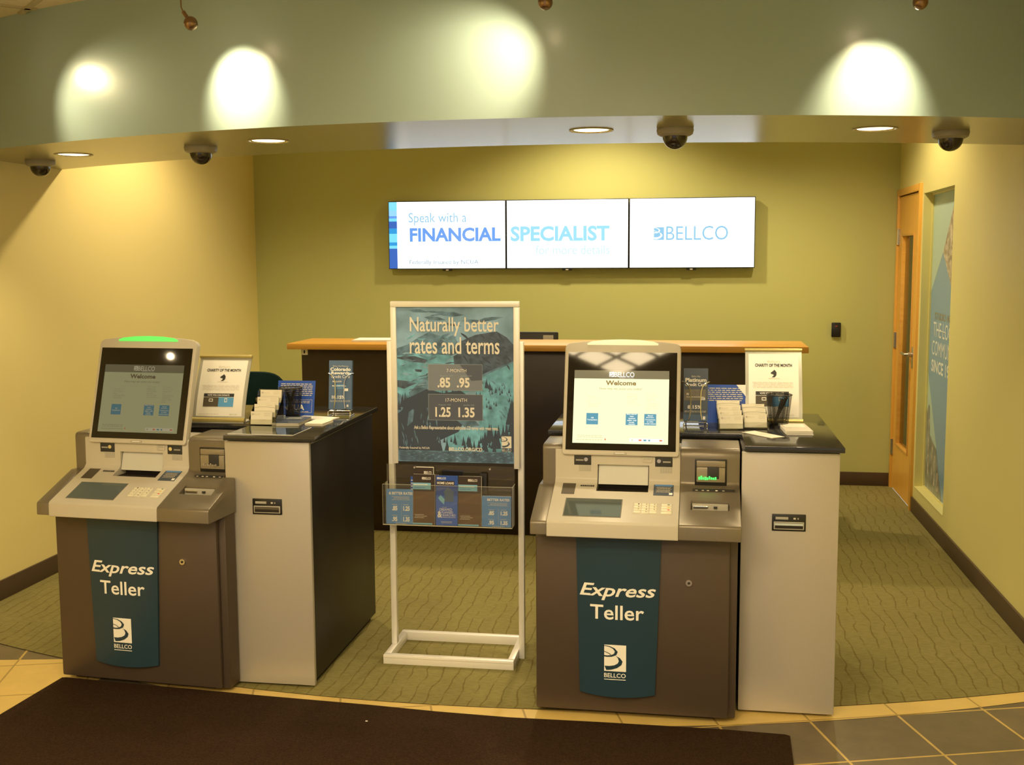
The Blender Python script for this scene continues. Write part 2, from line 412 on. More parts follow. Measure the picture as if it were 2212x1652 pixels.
DY0, DY1, DZ = 7.545, 8.26, 2.06                    # door opening
wr = MB()
for a in ((-3, WY0, 0, ZA), (WY0, WY1, 0, WZ0), (WY0, WY1, WZ1, ZA), (WY1, DY0, 0, ZA), (DY0, DY1, DZ, ZA), (DY1, YB, 0, ZA)):
    wr.box(XR, XR + .12, *a, M['wall_right'])
struct(wr.build('wall_right', smooth=0))
# office seen through the glass
of = MB(); of.box(2.9, 3.0, 5.6, 9.4, 0, ZC, M['office_wall']); of.box(XR + .12, 2.9, 9.3, 9.4, 0, ZC, M['office_wall']); of.box(XR + .12, 2.9, 5.5, 5.6, 0, ZC, M['office_wall'])
struct(of.build('wall_office', smooth=0))
struct(MB().box(XR + .12, 3.0, 5.6, 9.4, -.02, 0, M['carpet']).build('floor_office', smooth=0))
struct(MB().box(XR + .12, 3.0, 5.6, 9.4, ZC, ZC + .05, M['ceil']).build('ceiling_office', smooth=0))
area_light('office_fill', (2.2, 7.4, 2.64), 130, .5, .5)  # added fill to brighten the office, no fixture known there
# baseboards
def bb(name, mb): struct(mb.build(name))
bb('baseboard_left', MB().box(XL, XL + .012, -3, YB, 0, .10, M['base_brown'], .003))
bb('baseboard_back', MB().box(XL, XR, YB - .012, YB, 0, .10, M['base_brown'], .003))
bb('baseboard_right', MB().box(XR - .012, XR, -3, 7.49, 0, .10, M['base_brown'], .003))
# soffit
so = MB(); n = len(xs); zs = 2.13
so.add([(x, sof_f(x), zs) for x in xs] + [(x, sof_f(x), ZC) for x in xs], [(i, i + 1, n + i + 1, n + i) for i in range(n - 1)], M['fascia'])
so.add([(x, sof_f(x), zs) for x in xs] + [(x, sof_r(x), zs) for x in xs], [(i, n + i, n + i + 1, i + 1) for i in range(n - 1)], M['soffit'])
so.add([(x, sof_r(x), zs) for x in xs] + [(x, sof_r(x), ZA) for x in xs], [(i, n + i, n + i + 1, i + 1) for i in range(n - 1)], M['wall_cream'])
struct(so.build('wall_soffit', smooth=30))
# ceiling: lobby tiles on a diagonal grid, plain board in the alcove
ce = MB()
ce.add([(x, -3, ZC) for x in xs] + [(x, sof_f(x) + .02, ZC) for x in xs], [(i, n + i, n + i + 1, i + 1) for i in range(n - 1)], M['ceil'])
ce.add([(x, sof_r(x) - .02, ZA) for x in xs] + [(x, YB, ZA) for x in xs], [(i, n + i, n + i + 1, i + 1) for i in range(n - 1)], M['ceil'])
g = .61; c45 = math.cos(R(45))
for fam in (0, 1):
    for k in range(-14, 15):
        off = k * g; d = Vector((c45, c45 if fam == 0 else -c45, 0)); nrm = Vector((-d.y, d.x, 0))
        base = Vector((-.52, 1.32, ZC)) + nrm * off
        # clip to the lobby area
        ts = []
        for t in [i * .02 for i in range(-400, 400)]:
            p = base + d * t
            if XL < p.x < XR and -3 < p.y < sof_f(p.x): ts.append(t)
        if len(ts) > 2:
            a, b = base + d * ts[0], base + d * ts[-1]; w = nrm * .012; h = Vector((0, 0, .008))
            ce.add([a - w - h, a + w - h, b + w - h, b - w - h, a - w + h, a + w + h, b + w + h, b - w + h],
                   [(0, 3, 2, 1), (0, 1, 5, 4), (3, 7, 6, 2), (0, 4, 7, 3), (1, 2, 6, 5)], M['tbar'])
struct(ce.build('ceiling', smooth=0))

# ------------------------------------------------------------------ door and side window
dr = MB(); x0 = XR - .018
for a in ((DY0 - .045, DY0, 0, DZ + .045), (DY1, DY1 + .045, 0, DZ + .045), (DY0, DY1, DZ, DZ + .045)): dr.box(x0, XR + .10, *a, M['maple_v'], .003)
dr.box(XR + .045, XR + .06, DY0, DY1, DZ - .03, DZ, M['maple_v'])
dro = struct(dr.build('door_1'))
lf = MB(); xa, xb = XR - .004, XR + .04
GY0, GY1, GZ0, GZ1 = DY0 + .15, DY1 - .13, .33, 1.80
for a in ((DY0 + .004, GY0, .012, DZ - .007), (GY1, DY1 - .004, .012, DZ - .007), (GY0, GY1, .012, GZ0), (GY0, GY1, GZ1, DZ - .007)): lf.box(xa, xb, *a, M['maple_v'])
for a in ((GY0, GY0 + .018, GZ0, GZ1), (GY1 - .018, GY1, GZ0, GZ1), (GY0 + .018, GY1 - .018, GZ0, GZ0 + .018), (GY0 + .018, GY1 - .018, GZ1 - .018, GZ1)): lf.box(xa - .006, xb, *a, M['maple'], .002)
leaf = lf.build('door_leaf', dro)
MB().box(XR + .016, XR + .022, GY0 + .018, GY1 - .018, GZ0 + .018, GZ1 - .018, M['glass']).build('glass_pane', leaf, smooth=0)
hd = MB(); hy, hz = DY0 + .07, 1.01
hd.box(xa - .008, xa, hy - .022, hy + .022, hz - .09, hz + .05, M['steel'], .003)
hd.tube([(xa, hy, hz), (xa - .035, hy, hz), (xa - .05, hy + .01, hz), (xa - .052, hy + .03, hz), (xa - .052, hy + .12, hz)], .009, M['steel'], 10)
hd.cyl((xa - .02, hy, hz), .016, .03, M['steel'], 'x')
hd.build('handle', leaf)
for z in (.30, 1.06, 1.78):
    h = MB(); h.cyl((xa - .009, DY1 - .002, z), .008, .11, M['chrome'], 'z', 12); h.box(xa - .004, xa + .001, DY1 - .03, DY1 + .03, z - .055, z + .055, M['chrome']); h.build('hinge', leaf)

wf = MB(); gx = XR + .058
for a in ((WY0, WY0 + .012, WZ0, WZ1), (WY1 - .012, WY1, WZ0, WZ1), (WY0 + .012, WY1 - .012, WZ1 - .012, WZ1), (WY0 + .012, WY1 - .012, WZ0, WZ0 + .012)): wf.box(gx - .008, gx + .02, *a, M['wall_right'])
win = struct(wf.build('window_1', smooth=0))
MB().box(XR - .002, gx - .008, WY0, WY1, WZ0 - .001, WZ0 + .004, M['wall_right']).build('sill', win)
MB().box(gx + .004, gx + .010, WY0 + .012, WY1 - .012, WZ0 + .012, WZ1 - .012, M['glass']).build('glass_pane', win, smooth=0)
# printed film on the glass: (u from far edge towards the camera)
M['film_pale'] = mat('pale_teal_film', (.42, .60, .56), .25)
M['film_blue'] = mat('blue_film', (.20, .37, .56), .25)
M['film_photo'] = mat('photo_film', (.45, .40, .32), .3, noise=.6, nscale=30)
M['film_grey'] = mat('grey_photo_film', (.22, .25, .24), .3, noise=.5, nscale=14)
M['film_white'] = mat('film_lettering', (.78, .82, .78), .4)
M['film_tan'] = mat('film_lettering_tan', (.30, .30, .22), .4)
fm = MB(); FW, FH = WY1 - WY0 - .024, WZ1 - WZ0 - .024
fp = Panel(fm, (gx + .003, WY1 - .012, WZ0 + .012), (0, -1, 0), (0, 0, 1), FW, FH)
fp.rect(0, 1, 0, 1, M['film_blue'], 0)
fp.poly([(0, 1), (0, .675), (.37, .806), (.69, .965), (.76, 1)], M['film_pale'], 1)
fp.poly([(.76, 1), (.69, .965), (.37, .806), (.69, .69), (1, .58), (1, 1)], M['film_photo'], 1)
fp.poly([(0, .40), (.05, .36), (.37, .165), (.36, 0), (0, 0)], M['film_pale'], 1)
fp.poly([(0, .26), (.06, .29), (.10, .28), (.13, .19), (.25, .17), (.37, .155), (.60, .0), (0, 0)], M['film_grey'], 2)
for (a, b, c, d) in ((.08, .11, .05, .24), (.22, .26, .06, .16), (.31, .35, .03, .13), (.42, .48, .02, .08)): fp.rect(a, b, c, d, M['film_photo'], 3)
fp.text('STUDIO AND', .15, .80, .583, .607, M['film_tan'], .02)
fp.text('THE LOCAL', .13, .92, .525, .575, M['film_white'])
fp.rect(.27, .56, .548, .5505, M['film_white'], 3)
fp.text('COMMUNITY', .10, .95, .463, .512, M['film_white'])
fp.text('SINCE 1936', .10, .86, .405, .448, M['film_white'], .025)
fm.build('printed_film', win, smooth=0)

# ------------------------------------------------------------------ recessed downlights in the soffit
def downlight(x, y, label, power):
    t = thing('recessed_downlight', label, 'ceiling light', (x, y, zs), 0, 'recessed downlights in the curved soffit')
    MB().lathe([(.077, .0), (.084, -.0005), (.085, -.002), (.083, -.0035), (.078, -.003), (.077, .0)], M['trimring']).build('trim_ring', t)
    MB().lathe([(.077, -.002), (.070, .02), (.052, .05), (.036, .07), (.0, .073)], M['reflector']).build('reflector', t)
    b = MB(); b.lathe([(0, -.0015), (.03, -.0015), (.055, -.001), (.077, .001)], M['bulb'], seg=32); b.build('bulb', t)
    d = bpy.data.lights.new('downlight_beam', 'SPOT'); d.energy = power; d.color = WARM; d.spot_size = R(105); d.spot_blend = .7; d.shadow_soft_size = .045
    o = bpy.data.objects.new('downlight_beam', d); COL.objects.link(o); o.parent = t; o.location = (0, 0, -.012)
    return t
downlight(-2.80, 4.85, 'recessed downlight at the left end of the soffit near the cream wall', 18)
downlight(-1.716, 4.462, 'recessed downlight in the soffit right of the second dome camera from the left', 20)
downlight(-.387, 4.349, 'recessed downlight in the soffit above the poster stand and right teller machine', 24)
downlight(.677, 4.526, 'recessed downlight in the soffit nearest the right wall', 22)

def dome_camera(x, y, label):
    t = thing('dome_camera', label, 'security camera', (x, y, zs), 0, 'dome cameras under the soffit')
    MB().lathe([(0, 0), (.068, 0), (.070, -.006), (.066, -.022), (.056, -.028), (.048, -.030), (0, -.030)], M['housing_grey']).build('housing', t)
    MB().lathe([(.047, -.029)] + [(.047 * math.cos(R(a)), -.030 - .047 * math.sin(R(a))) for a in (12, 25, 40, 55, 70, 82)] + [(0, -.077)], M['dome']).build('dome', t)
dome_camera(-3.12, 5.10, 'dome camera with smoked bubble, leftmost under the soffit by the cream wall')
dome_camera(-2.08, 4.62, 'dome camera on the soffit between the two left downlights')
dome_camera(-.072, 4.36, 'dome camera on the soffit between the two right downlights')
dome_camera(.985, 4.68, 'dome camera on the soffit closest to the right wall')

# ------------------------------------------------------------------ pendant spotlights in front of the fascia
def pendant(p, target, label, power, ang, blend, stem_dx=0):
    p = Vector(p); t = thing('pendant_spotlight', label, 'spotlight', p, 0, 'pendant spotlights aimed at the teal fascia')
    d = (Vector(target) - p).normalized(); q = d.to_track_quat('-Z', 'Y').to_matrix().to_4x4()
    up_ = ZC - p.z
    s = MB(); s.tube([(-.035, 0, up_ - .012), (-.033, 0, .055), (-.024, 0, .035)], .0025, M['bronze_metal'], 6); s.build('stem', t)
    MB().lathe([(0, 0), (.05, 0), (.05, -.012), (0, -.014)], M['bronze_metal'], (-.035, 0, up_), 20).build('canopy', t)
    k = MB(); k.tube([(-.026, 0, .040), (-.018, 0, .028), (-.008, 0, .014)], .007, M['bronze_metal'], 10); k.build('knuckle', t)
    h = MB(); h.lathe([(0, .024)] + [(.024 * math.cos(R(a)), .024 * math.sin(R(a))) for a in (75, 55, 35, 15, 0, -15, -30)] + [(.018, -.0165), (.018, -.012), (0, -.006)], M['bronze_metal'], seg=28, X=q); h.build('ball_head', t)
    b = MB(); b.lathe([(0, -.0235), (.008, -.0222), (.0145, -.0185), (.0178, -.0135)], M['bulb_hot'], seg=24, X=q); b.build('lens', t)
    l = spot_light('spotlight_beam', p + d * .026, target, power, ang, blend, .012, SPOTC, t)
    return t
pendant((-1.7226, 3.78, 2.461), (-1.648, 4.037, 2.275), 'pendant ball spotlight at upper left with its thin stem showing', 24, 66, 1)
pendant((-.4727, 3.66, 2.455), (-.775, 3.927, 2.270), 'pendant ball spotlight cut by the top edge, middle of the three', 16, 88, 1)
pendant((.704, 3.85, 2.450), (.604, 4.102, 2.185), 'pendant ball spotlight cut by the top edge nearest the right wall', 25, 72, 1)
pendant((-2.79, 4.13, 2.45), (-2.15, 4.20, 2.10), 'pendant ball spotlight beyond the left edge, aimed at the fascia', 14, 84, 1)
pendant((-3.12, 2.73, 2.07), (-2.03, 4.18, 1.26), 'pendant ball spotlight mirrored as a bright dot in the left teller screen', 1.5, 40, 1)

# ------------------------------------------------------------------ lobby troffers with parabolic louvres
def troffer(x, y, label, power):
    t = thing('ceiling_troffer', label, 'ceiling light', (x, y, ZC - .008), R(45), 'square louvred lobby ceiling lights')
    h = .295
    f = MB()
    for a in ((-h, h, -h, -h + .012), (-h, h, h - .012, h), (-h, -h + .012, -h, h), (h - .012, h, -h, h)): f.box(*a, -.012, 0, M['alu'])
    f.build('frame', t, smooth=0)
    lv = MB()
    for k in (0, 1, 2, 3):
        c = -h + .012 + k * (2 * h - .024) / 3
        for fam in (0, 1):
            pr = [(c - .010, -.001), (c - .004, -.012), (c, -.020), (c + .004, -.012), (c + .010, -.001)]
            if fam == 0: lv.prism(pr, -h + .012, h - .012, M['reflector'], 'y')
            else: lv.prism(pr, -h + .012, h - .012, M['reflector'], 'x')
    lv.build('louvre', t)
    MB().box(-h + .01, h - .01, -h + .01, h - .01, -.0015, -.0005, M['trof_glow']).build('diffuser', t, smooth=0)
    area_light('troffer_lamp', (0, 0, -.003), power, .56, .56, parent=t)
M['trof_glow'] = mat('troffer_glow', (.8, .7, .5), .5, emit=(1, .76, .36), es=1.3)
troffer(-.52, 1.735, 'square louvred ceiling light over the lobby mirrored in the right screen', 15)
for (x, y) in ((.343, .872), (-1.383, .872), (.343, -.853), (-1.383, -.853), (-2.245, .01), (-.52, -1.716)):  # unseen troffers added as fill light for the lobby
    troffer(x, y, 'added louvred ceiling light out of view, filling the lobby with light', 38)

# ------------------------------------------------------------------ self-service teller machines
KT = R(16.7)
def teller(loc, rz, label, disp, strip_m, lit, clear_side=False):
    t = thing('teller_machine', label, 'teller machine', loc, rz, 'self-service teller machines')
    # base
    b = MB(); b.box(.004, .716, -.025, .27, .015, .70, M['kiosk_base'], .006); b.box(.03, .64, 0, .25, 0, .016, M['dark']); base = b.build('base_cabinet', t)
    MB().box(.004, .690, -.050, -.026, .022, .688, M['kiosk_base'], .007).build('front_door', t)
    lk = MB(); lk.cyl((.548, -.053, .512), .0115, .008, M['chrome'], 'y', 20); lk.cyl((.548, -.0575, .512), .0045, .003, M['dark'], 'y', 12); lk.build('lock', t)
    notch = [(.676, .050), (.85, .050), (.85, .6), (.634, .6)]
    if clear_side: cut(base, MB().prism(notch, -.1, 1.2, M['kiosk_base'], 'z'))
    # teal sign panel, bowed, tapering
    bn = MB(); NU, NV = 16, 12
    zt, zb = .686, .098
    def bp(i, j, front=True):
        u = i / NU; v = j / NV; w = .150 + (.165 - .150) * (1 - v); x = (.150 + .015 * (1 - v)) + u * ((.452 - .019 * (1 - v)) - (.150 + .015 * (1 - v)))
        z = zb + (zt - zb) * v - (1 - v) ** 3 * .012 * (1 - (2 * u - 1) ** 2)
        return (x, (-.060 - .012 * (1 - (2 * u - 1) ** 2)) if front else -.049, z)
    vs = [bp(i, j) for j in range(NV + 1) for i in range(NU + 1)]; n = NU + 1
    fs = [(j * n + i, j * n + i + 1, (j + 1) * n + i + 1, (j + 1) * n + i) for j in range(NV) for i in range(NU)]
    k = len(vs); vs += [bp(i, j, False) for j in range(NV + 1) for i in range(NU + 1)]
    for i in range(NU):
        fs.append((i, k + i, k + i + 1, i + 1)); q = NV * n + i; fs.append((q, q + 1, k + q + 1, k + q))
    for j in range(NV):
        q = j * n; fs.append((q, q + n, k + q + n, k + q)); q = j * n + NU; fs.append((q, k + q, k + q + n, q + n))
    bn.add(vs, fs, M['teal'])
    bend = lambda u, v: .012 * (1 - (2 * ((u + .15 - .150) / .302) - 1) ** 2)
    p = Panel(bn, (.150, -.060, 0), w=1, h=1, eps=.0007, bend=bend)
    p.text('Express', .014, .284, .442, .502, M['white'], .018, .28, k=2)
    p.text('Teller', .052, .243, .372, .425, M['white'], .012, 0, k=2)
    p.logo(.103, .181, .183, .280, M['white'], M['teal'], k=2)
    p.text('BELLCO', .103, .180, .160, .176, M['white'], .012, 0, k=2)
    p.rect(.103, .180, .1515, .154, M['white'], 2)
    bn.build('sign_panel', t)
    # main console
    prof = rpoly([(-.160, .688), (-.158, .743), (.074, .832), (.088, .846), (.090, .955), (.27, .955), (.27, .688)], [.004, .014, .012, .012, .01, 0, 0])
    mc = MB(); mc.prism(prof, .0575, .5115, M['fascia_lt'], 'x', .003); con = mc.build('console', t)
    cm = MB(); cm.prism([(.028, .780), (.028, .87), (.06, .900), (.22, .900), (.22, .780)], .213, .399, M['fascia_lt'], 'x'); cut(con, cm)
    sh = MB(); sh.prism([(.085, .828), (.106, .897), (.112, .897), (.091, .828)], .216, .396, M['shutter'], 'x'); sh.prism([(.1002, .8735), (.1012, .8765), (.1027, .8755), (.1012, .8735)], .218, .394, M['ink_grey'], 'x'); sh.build('deposit_shutter', t)
    dk = MB(); dk.box(.2135, .3985, .122, .200, .782, .899, M['dark']); dk.box(.2135, .3985, .030, .121, .782, .809, M['dark']); dk.build('deposit_slot', t, smooth=0)  # rear box is coloured dark as shade in the gap around the shutter
    # deck direction
    dv = Vector((0, .232, .089)).normalized(); dO = Vector((0, -.158, .743))
    def deckbox(mb, x0, x1, y0, y1, th, m, sink=.002, bev=0):
        L0 = (y0 + .158) / dv.y; L1 = (y1 + .158) / dv.y
        X = Matrix.Translation(dO) @ Matrix.Rotation(math.atan2(dv.z, dv.y), 4, 'X')
        mb.box(x0, x1, L0, L1, -sink, th, m, bev, X); return X, L0, L1
    def deckpanel(mb, x0, x1, y0, y1, th):
        L0 = (y0 + .158) / dv.y; L1 = (y1 + .158) / dv.y
        nn = Vector((1, 0, 0)).cross(dv)
        return Panel(mb, dO + dv * L0 + nn * th + Vector((x0, 0, 0)), (1, 0, 0), dv, x1 - x0, L1 - L0, .0004)
    d = MB(); deckbox(d, .110, .313, -.128, -.020, .0010, M['trim_edge'], .004); deckbox(d, .1135, .3095, -.1245, -.0235, .0018, M['deck_lcd'], .004); d.build('deck_screen', t)
    kp = MB(); deckbox(kp, .350, .489, -.103, -.038, .0012, M['fascia_lt'], .004, .0006); kpo = kp.build('keypad', t)
    for ri in range(4):
        for ci in range(4):
            ky = MB(); x0 = (.355 + ci * .0275) if ci < 3 else .450; y0 = -.0995 + ri * .0148; w = .0245 if ci < 3 else .035
            deckbox(ky, x0, x0 + w, y0, y0 + .0118, .0038, M['key'], 0, .001)
            pp = deckpanel(ky, x0, x0 + w, y0, y0 + .0118, .0038)
            if ci < 3:
                ch = [['', '0', ''], ['7', '8', '9'], ['4', '5', '6'], ['1', '2', '3']][ri][ci]
                if ch: pp.text(ch, .55, .75, .25, .75, M['ink'], .01, k=1)
            elif ri > 0: pp.rect(.60, .82, .3, .7, M[('', 'key_red', 'key_yellow', 'key_green')[ri]], 1)
            ky.build('key', kpo)
    l = MB(); deckbox(l, .418, .489, .010, .080, .0008, M['greyblue'], .003); pp = deckpanel(l, .418, .489, .010, .080, .0008)
    pp.rect(.06, .94, .80, .95, M['blue_lt'], 1); pp.lines(.08, .9, .25, .75, 6, M['ink_lt'], 2); pp.rect(.78, .95, .06, .24, M['white'], 1); l.build('instruction_label', t)
    c = MB(); deckbox(c, .089, .136, .004, .070, .001, M['pad_taupe'], .003); c.build('contactless_pad', t)
    w_ = MB(); pp = deckpanel(w_, .150, .207, .048, .068, .0003); pp.lines(.05, .95, .2, .75, 1, M['ink'], 1, .8, .02); w_.build('deck_lettering', t)
    # camera / speaker plates on the upper face
    for (x0, tx, lens) in ((.127, .10, .70), (.421, .45, .22)):
        s = MB(); s.box(x0, x0 + .062, .0868, .0905, .897, .933, M['ink'], .001)
        q = Panel(s, (x0, .0866, .897), w=.062, h=.036); q.lines(tx, tx + .45, .42, .58, 1, M['ink_grey'], 1, .9, .02)
        s.cyl((x0 + lens * .062, .0858, .918), .0072, .003, M['chrome'], 'y', 20); s.build('speaker_plate', t)
        g_ = MB()
        for i in range(5):
            for j in range(4): g_.box(x0 + .018 + i * .009, x0 + .0255 + i * .009, .0876, .0895, .874 + j * .0054, .8778 + j * .0054, M['ink_grey'])
        g_.build('speaker_grille', t, smooth=0)
    v = MB(); v.box(.376, .410, .085, .090, .911, .931, M['fascia_lt'], .002); v.box(.379, .407, .0842, .0855, .921, .929, M['ink_grey']); v.build('camera_window', t)
    # left wing
    lw = MB(); profL = rpoly([(-.150, .690), (-.148, .737), (.076, .824), (.27, .824), (.27, .690)], [.004, .014, .01, 0, 0])
    lw.prism(profL, -.002, .0572, M['fascia_dk'], 'x', .004)
    lw.prism(rpoly([(.094, .80), (.094, .970), (.27, .972), (.27, .80)], [0, .02, 0, 0]), .010, .082, M['fascia_dk'], 'x', .005)
    lw.build('side_wing', t)
    # right wing with bill unit
    rw = MB(); profR = rpoly([(-.162, .690), (-.160, .742), (.050, .822), (.084, .836), (.084, .966), (.27, .970), (.27, .690)], [.004, .014, .02, .02, .035, 0, 0])
    rw.prism(profR, .5120, .7220, M['fascia_dk'], 'x', .003); rwo = rw.build('bill_unit_housing', t)
    cm = MB(); cm.prism([(-.068, .752), (-.068, .80), (-.012, .84), (-.012, .775)], .551, .684, M['fascia_dk'], 'x'); cut(rwo, cm)
    if clear_side: cut(rwo, MB().prism(notch, -.1, 1.2, M['fascia_dk'], 'z'))
    cr = MB(); cr.box(.563, .676, .078, .088, .826, .930, M['black'], .002); cr.box(.569, .670, .072, .079, .903, .925, M['bezel_taupe'], .002)
    cr.box(.569, .670, .070, .080, .848, .902, M['bezel_taupe'], .003); cr.box(.607, .648, .066, .071, .862, .905, M['ink'], .001)
    cro = cr.build('bill_acceptor', t)
    ld = MB(); rr = random.Random(3)
    lm = M['led_green'] if lit else M['led_off']
    for i in range(9):
        ld.box(.576 + i * .0072, .5815 + i * .0072, .0655, .0672, .857 + rr.random() * .003, .866 + (.004 if i % 4 == 1 else 0) + rr.random() * .003, lm, .0008)
    ld.build('indicator_lights', cro)
    ic = MB(); ic.box(.556, .672 if clear_side else .704, .044, .060, .8222, .8262, M['ink'], .0008)
    for i, (xx, mm) in enumerate(((.566, 'ink_grey'), (.588, 'fascia_lt'), (.606, 'ink_lt'), (.636, 'white'), (.660, 'ink_grey'))): ic.box(xx, xx + .008, .0425, .0448, .8225, .8258, M[mm])
    ic.build('icon_strip', t)
    sl = MB(); sl.box(.556, .679, -.030, -.020, .768, .790, M['ink_grey']); sl.box(.560, .610, -.036, -.028, .7755, .784, M['chrome'], .001); sl.box(.630, .642, -.036, -.028, .776, .783, M['ink'])
    sl.build('card_slot', t, smooth=0)
    # monitor
    mo = Matrix.Translation((.295, .072, .937)) @ Matrix.Rotation(-KT, 4, 'X')      # local: x right, y back, z up the face
    hw = .2125; out = [(-hw, 0), (hw, 0), (hw, .392)]
    out = rpoly([(-hw + .001, 0), (hw - .001, 0), (hw, .414)] + [(hw * math.cos(R(a)) * .9, .414 + .013 * math.sin(R(a))) for a in (40, 65, 90, 115, 140)] + [(-hw, .414)], [.014, .014, .026] + [0] * 5 + [.026], 6)
    mm = MB(); mm.prism(out, 0, .034, M['fascia_lt'], 'y', .004, X=mo); mm.prism([(-.19, .02), (.19, .02), (.17, .38), (-.17, .38)], .034, .07, M['fascia_dk'], 'y', X=mo)
    mm.box(.235, .355, .155, .22, .93, 1.06, M['fascia_dk'])
    hou = mm.build('monitor_housing', t)
    bd = MB(); bd.box(-.024, .024, -.0035, .001, .004, .0115, M['ink_grey'], .001, mo)
    bq = Panel(bd, mo @ Vector((-.024, -.0036, .004)), (1, 0, 0), (mo.to_3x3() @ Vector((0, 0, 1))), .048, .0075); bq.lines(.15, .85, .25, .75, 1, M['white'], 1, .8, .02); bd.build('badge', hou)
    gl = MB(); gl.box(-.199, .199, -.0022, .004, .018, .381, M['black_gloss'], 0, mo); glo = gl.build('screen_glass', t, smooth=0)
    st = MB(); stp = [(-.130, .4085)] + [(.130, .4085)] + [(.130 * math.cos(R(a)), .4145 + .0155 * math.sin(R(a))) for a in (0, 30, 60, 90, 120, 150, 180)]
    st.prism(stp, -.003, .030, strip_m, 'y', .001, X=mo); st.build('status_light', hou)
    # display content
    ds = MB(); Vd = (mo.to_3x3() @ Vector((0, 0, 1)))
    q = Panel(ds, mo @ Vector((-.1745, -.0024, .043)), (1, 0, 0), Vd, .346, .270)
    q.rect(0, 1, 0, 1, disp['bg'], 0); q.rect(0, 1, .885, 1, disp['bar'], 1)
    q.logo(.37, .42, .91, .98, disp['txt'], disp['bar'], 2); q.text('BELLCO', .425, .635, .91, .978, disp['txt'], .01, k=2)
    q.text('Banking for Everyone', .48, .63, .891, .905, disp['txt'], .0, k=2)
    q.text('Welcome', .335, .655, .795, .86, disp['head'], .03, k=2); q.text('How may we assist you today?', .27, .72, .725, .765, disp['head2'], .0, k=2)
    for (u0, v1, ls) in ((.145, .64, ['This option', 'allows you to', 'make', 'traditional ATM', 'transactions']), (.565, .685, ['This option', 'connects to', 'a live teller', 'who will', 'help you with', 'your transaction']), (.765, .685, ['This option', 'allows you to', 'enroll and', 'make', 'transactions at', 'accounts at', 'other credit', 'unions'])):
        for i, s_ in enumerate(ls): q.text(s_, u0, u0 + .0095 * len(s_), v1 - .031 * i - .02, v1 - .031 * i, disp['small'], 0, k=2)
    for (u0, ls) in ((.14, ['ATM', 'Transactions']), (.555, ['Make deposit', 'Video', 'Assisted', 'teller will', 'handle', 'requests']), (.748, ['Shared', 'Branching', 'Transactions', 'or other', 'credit unions'])):
        q.rect(u0, u0 + .125, .255, .41, disp['btn'], 1); m_ = len(ls)
        for i, s_ in enumerate(ls):
            c_ = .3325 + .027 * ((m_ - 1) / 2 - i); w_2 = .0088 * len(s_) / 2
            q.text(s_, u0 + .0625 - w_2, u0 + .0625 + w_2, c_ - .009, c_ + .009, disp['txt'], .02, k=2)
    q.lines(.05, .32, .07, .115, 2, disp['small'], 2, .4, .02); q.lines(.04, .32, .035, .06, 1, disp['small'], 2, .4, .02)
    q.poly([(.335, .045), (.345, .075), (.355, .045)], disp['red'], 2)
    q.rect(.60, .95, .03, .075, disp['txt'], 1)
    for (u0, w3, c3) in ((.62, .015, 'small'), (.695, .03, 'red'), (.745, .03, 'btn'), (.795, .02, 'btn'), (.91, .03, 'red')): q.rect(u0, u0 + w3, .042, .062, disp[c3], 2)
    ds.build('display', glo, smooth=0)
    return t
M['pad_taupe'] = mat('taupe_pad', (.085, .072, .052), .5)
M['shutter'] = mat('pale_shutter', (.62, .62, .60), .5)
M['trim_edge'] = mat('dark_trim', (.16, .15, .12), .5)
M['deck_lcd'] = mat('grey_green_lcd', (.06, .065, .05), .08, spec=.7, emit=(.10, .115, .075), es=.28)
M['key'] = mat('ivory_keys', (.80, .76, .62), .4)
M['key_red'] = mat('red_mark', (.7, .05, .03), .5); M['key_yellow'] = mat('yellow_mark', (.8, .55, .05), .5); M['key_green'] = mat('dark_green_mark', (.03, .12, .06), .5)
M['bezel_taupe'] = mat('taupe_bezel', (.30, .26, .19), .3, metal=.2)
M['led_green'] = mat('green_led', (.05, .6, .1), .4, emit=(.05, 1, .12), es=1.3)
M['led_off'] = mat('unlit_led', (.35, .30, .24), .15, spec=.8)
def emi(name, c, s): return mat(name, tuple(x * .15 for x in c),   .05, spec=.45, emit=c, es=s)
def dispset(tag_, k, bg, bar, txt, head, head2, small, btn, red):
    return {a: emi(tag_ + '_' + a, c, k) for a, c in dict(bg=bg, bar=bar, txt=txt, head=head, head2=head2, small=small, btn=btn, red=red).items()}
D_R = dispset('bright_display', .78, (.86, .90, .58), (.20, .17, .09), (1, 1, .9), (.28, .19, .05), (.50, .42, .16), (.66, .66, .36), (.10, .30, .40), (.7, .2, .1))
D_L = dispset('dim_display', .8, (.17, .165, .085), (.07, .062, .035), (.22, .20, .13), (.05, .035, .018), (.09, .08, .04), (.12, .115, .06), (.035, .085, .10), (.22, .06, .03))
M['strip_green'] = mat('green_status_glow', (.2, .8, .3), .3, emit=(.03, .70, .07), es=.50)
M['strip_white'] = mat('pale_status_lens', (.85, .88, .7), .3, emit=(.95, 1, .62), es=.25)
KR = teller((-.548, 3.963, 0), R(-.6), 'right teller machine with bright welcome screen and green digits on its bill unit', D_R, M['strip_white'], True)
KL = teller((-2.440, 4.014, 0), R(-4.2), 'left teller machine with dim screen and glowing green light bar on top', D_L, M['strip_green'], False, True)

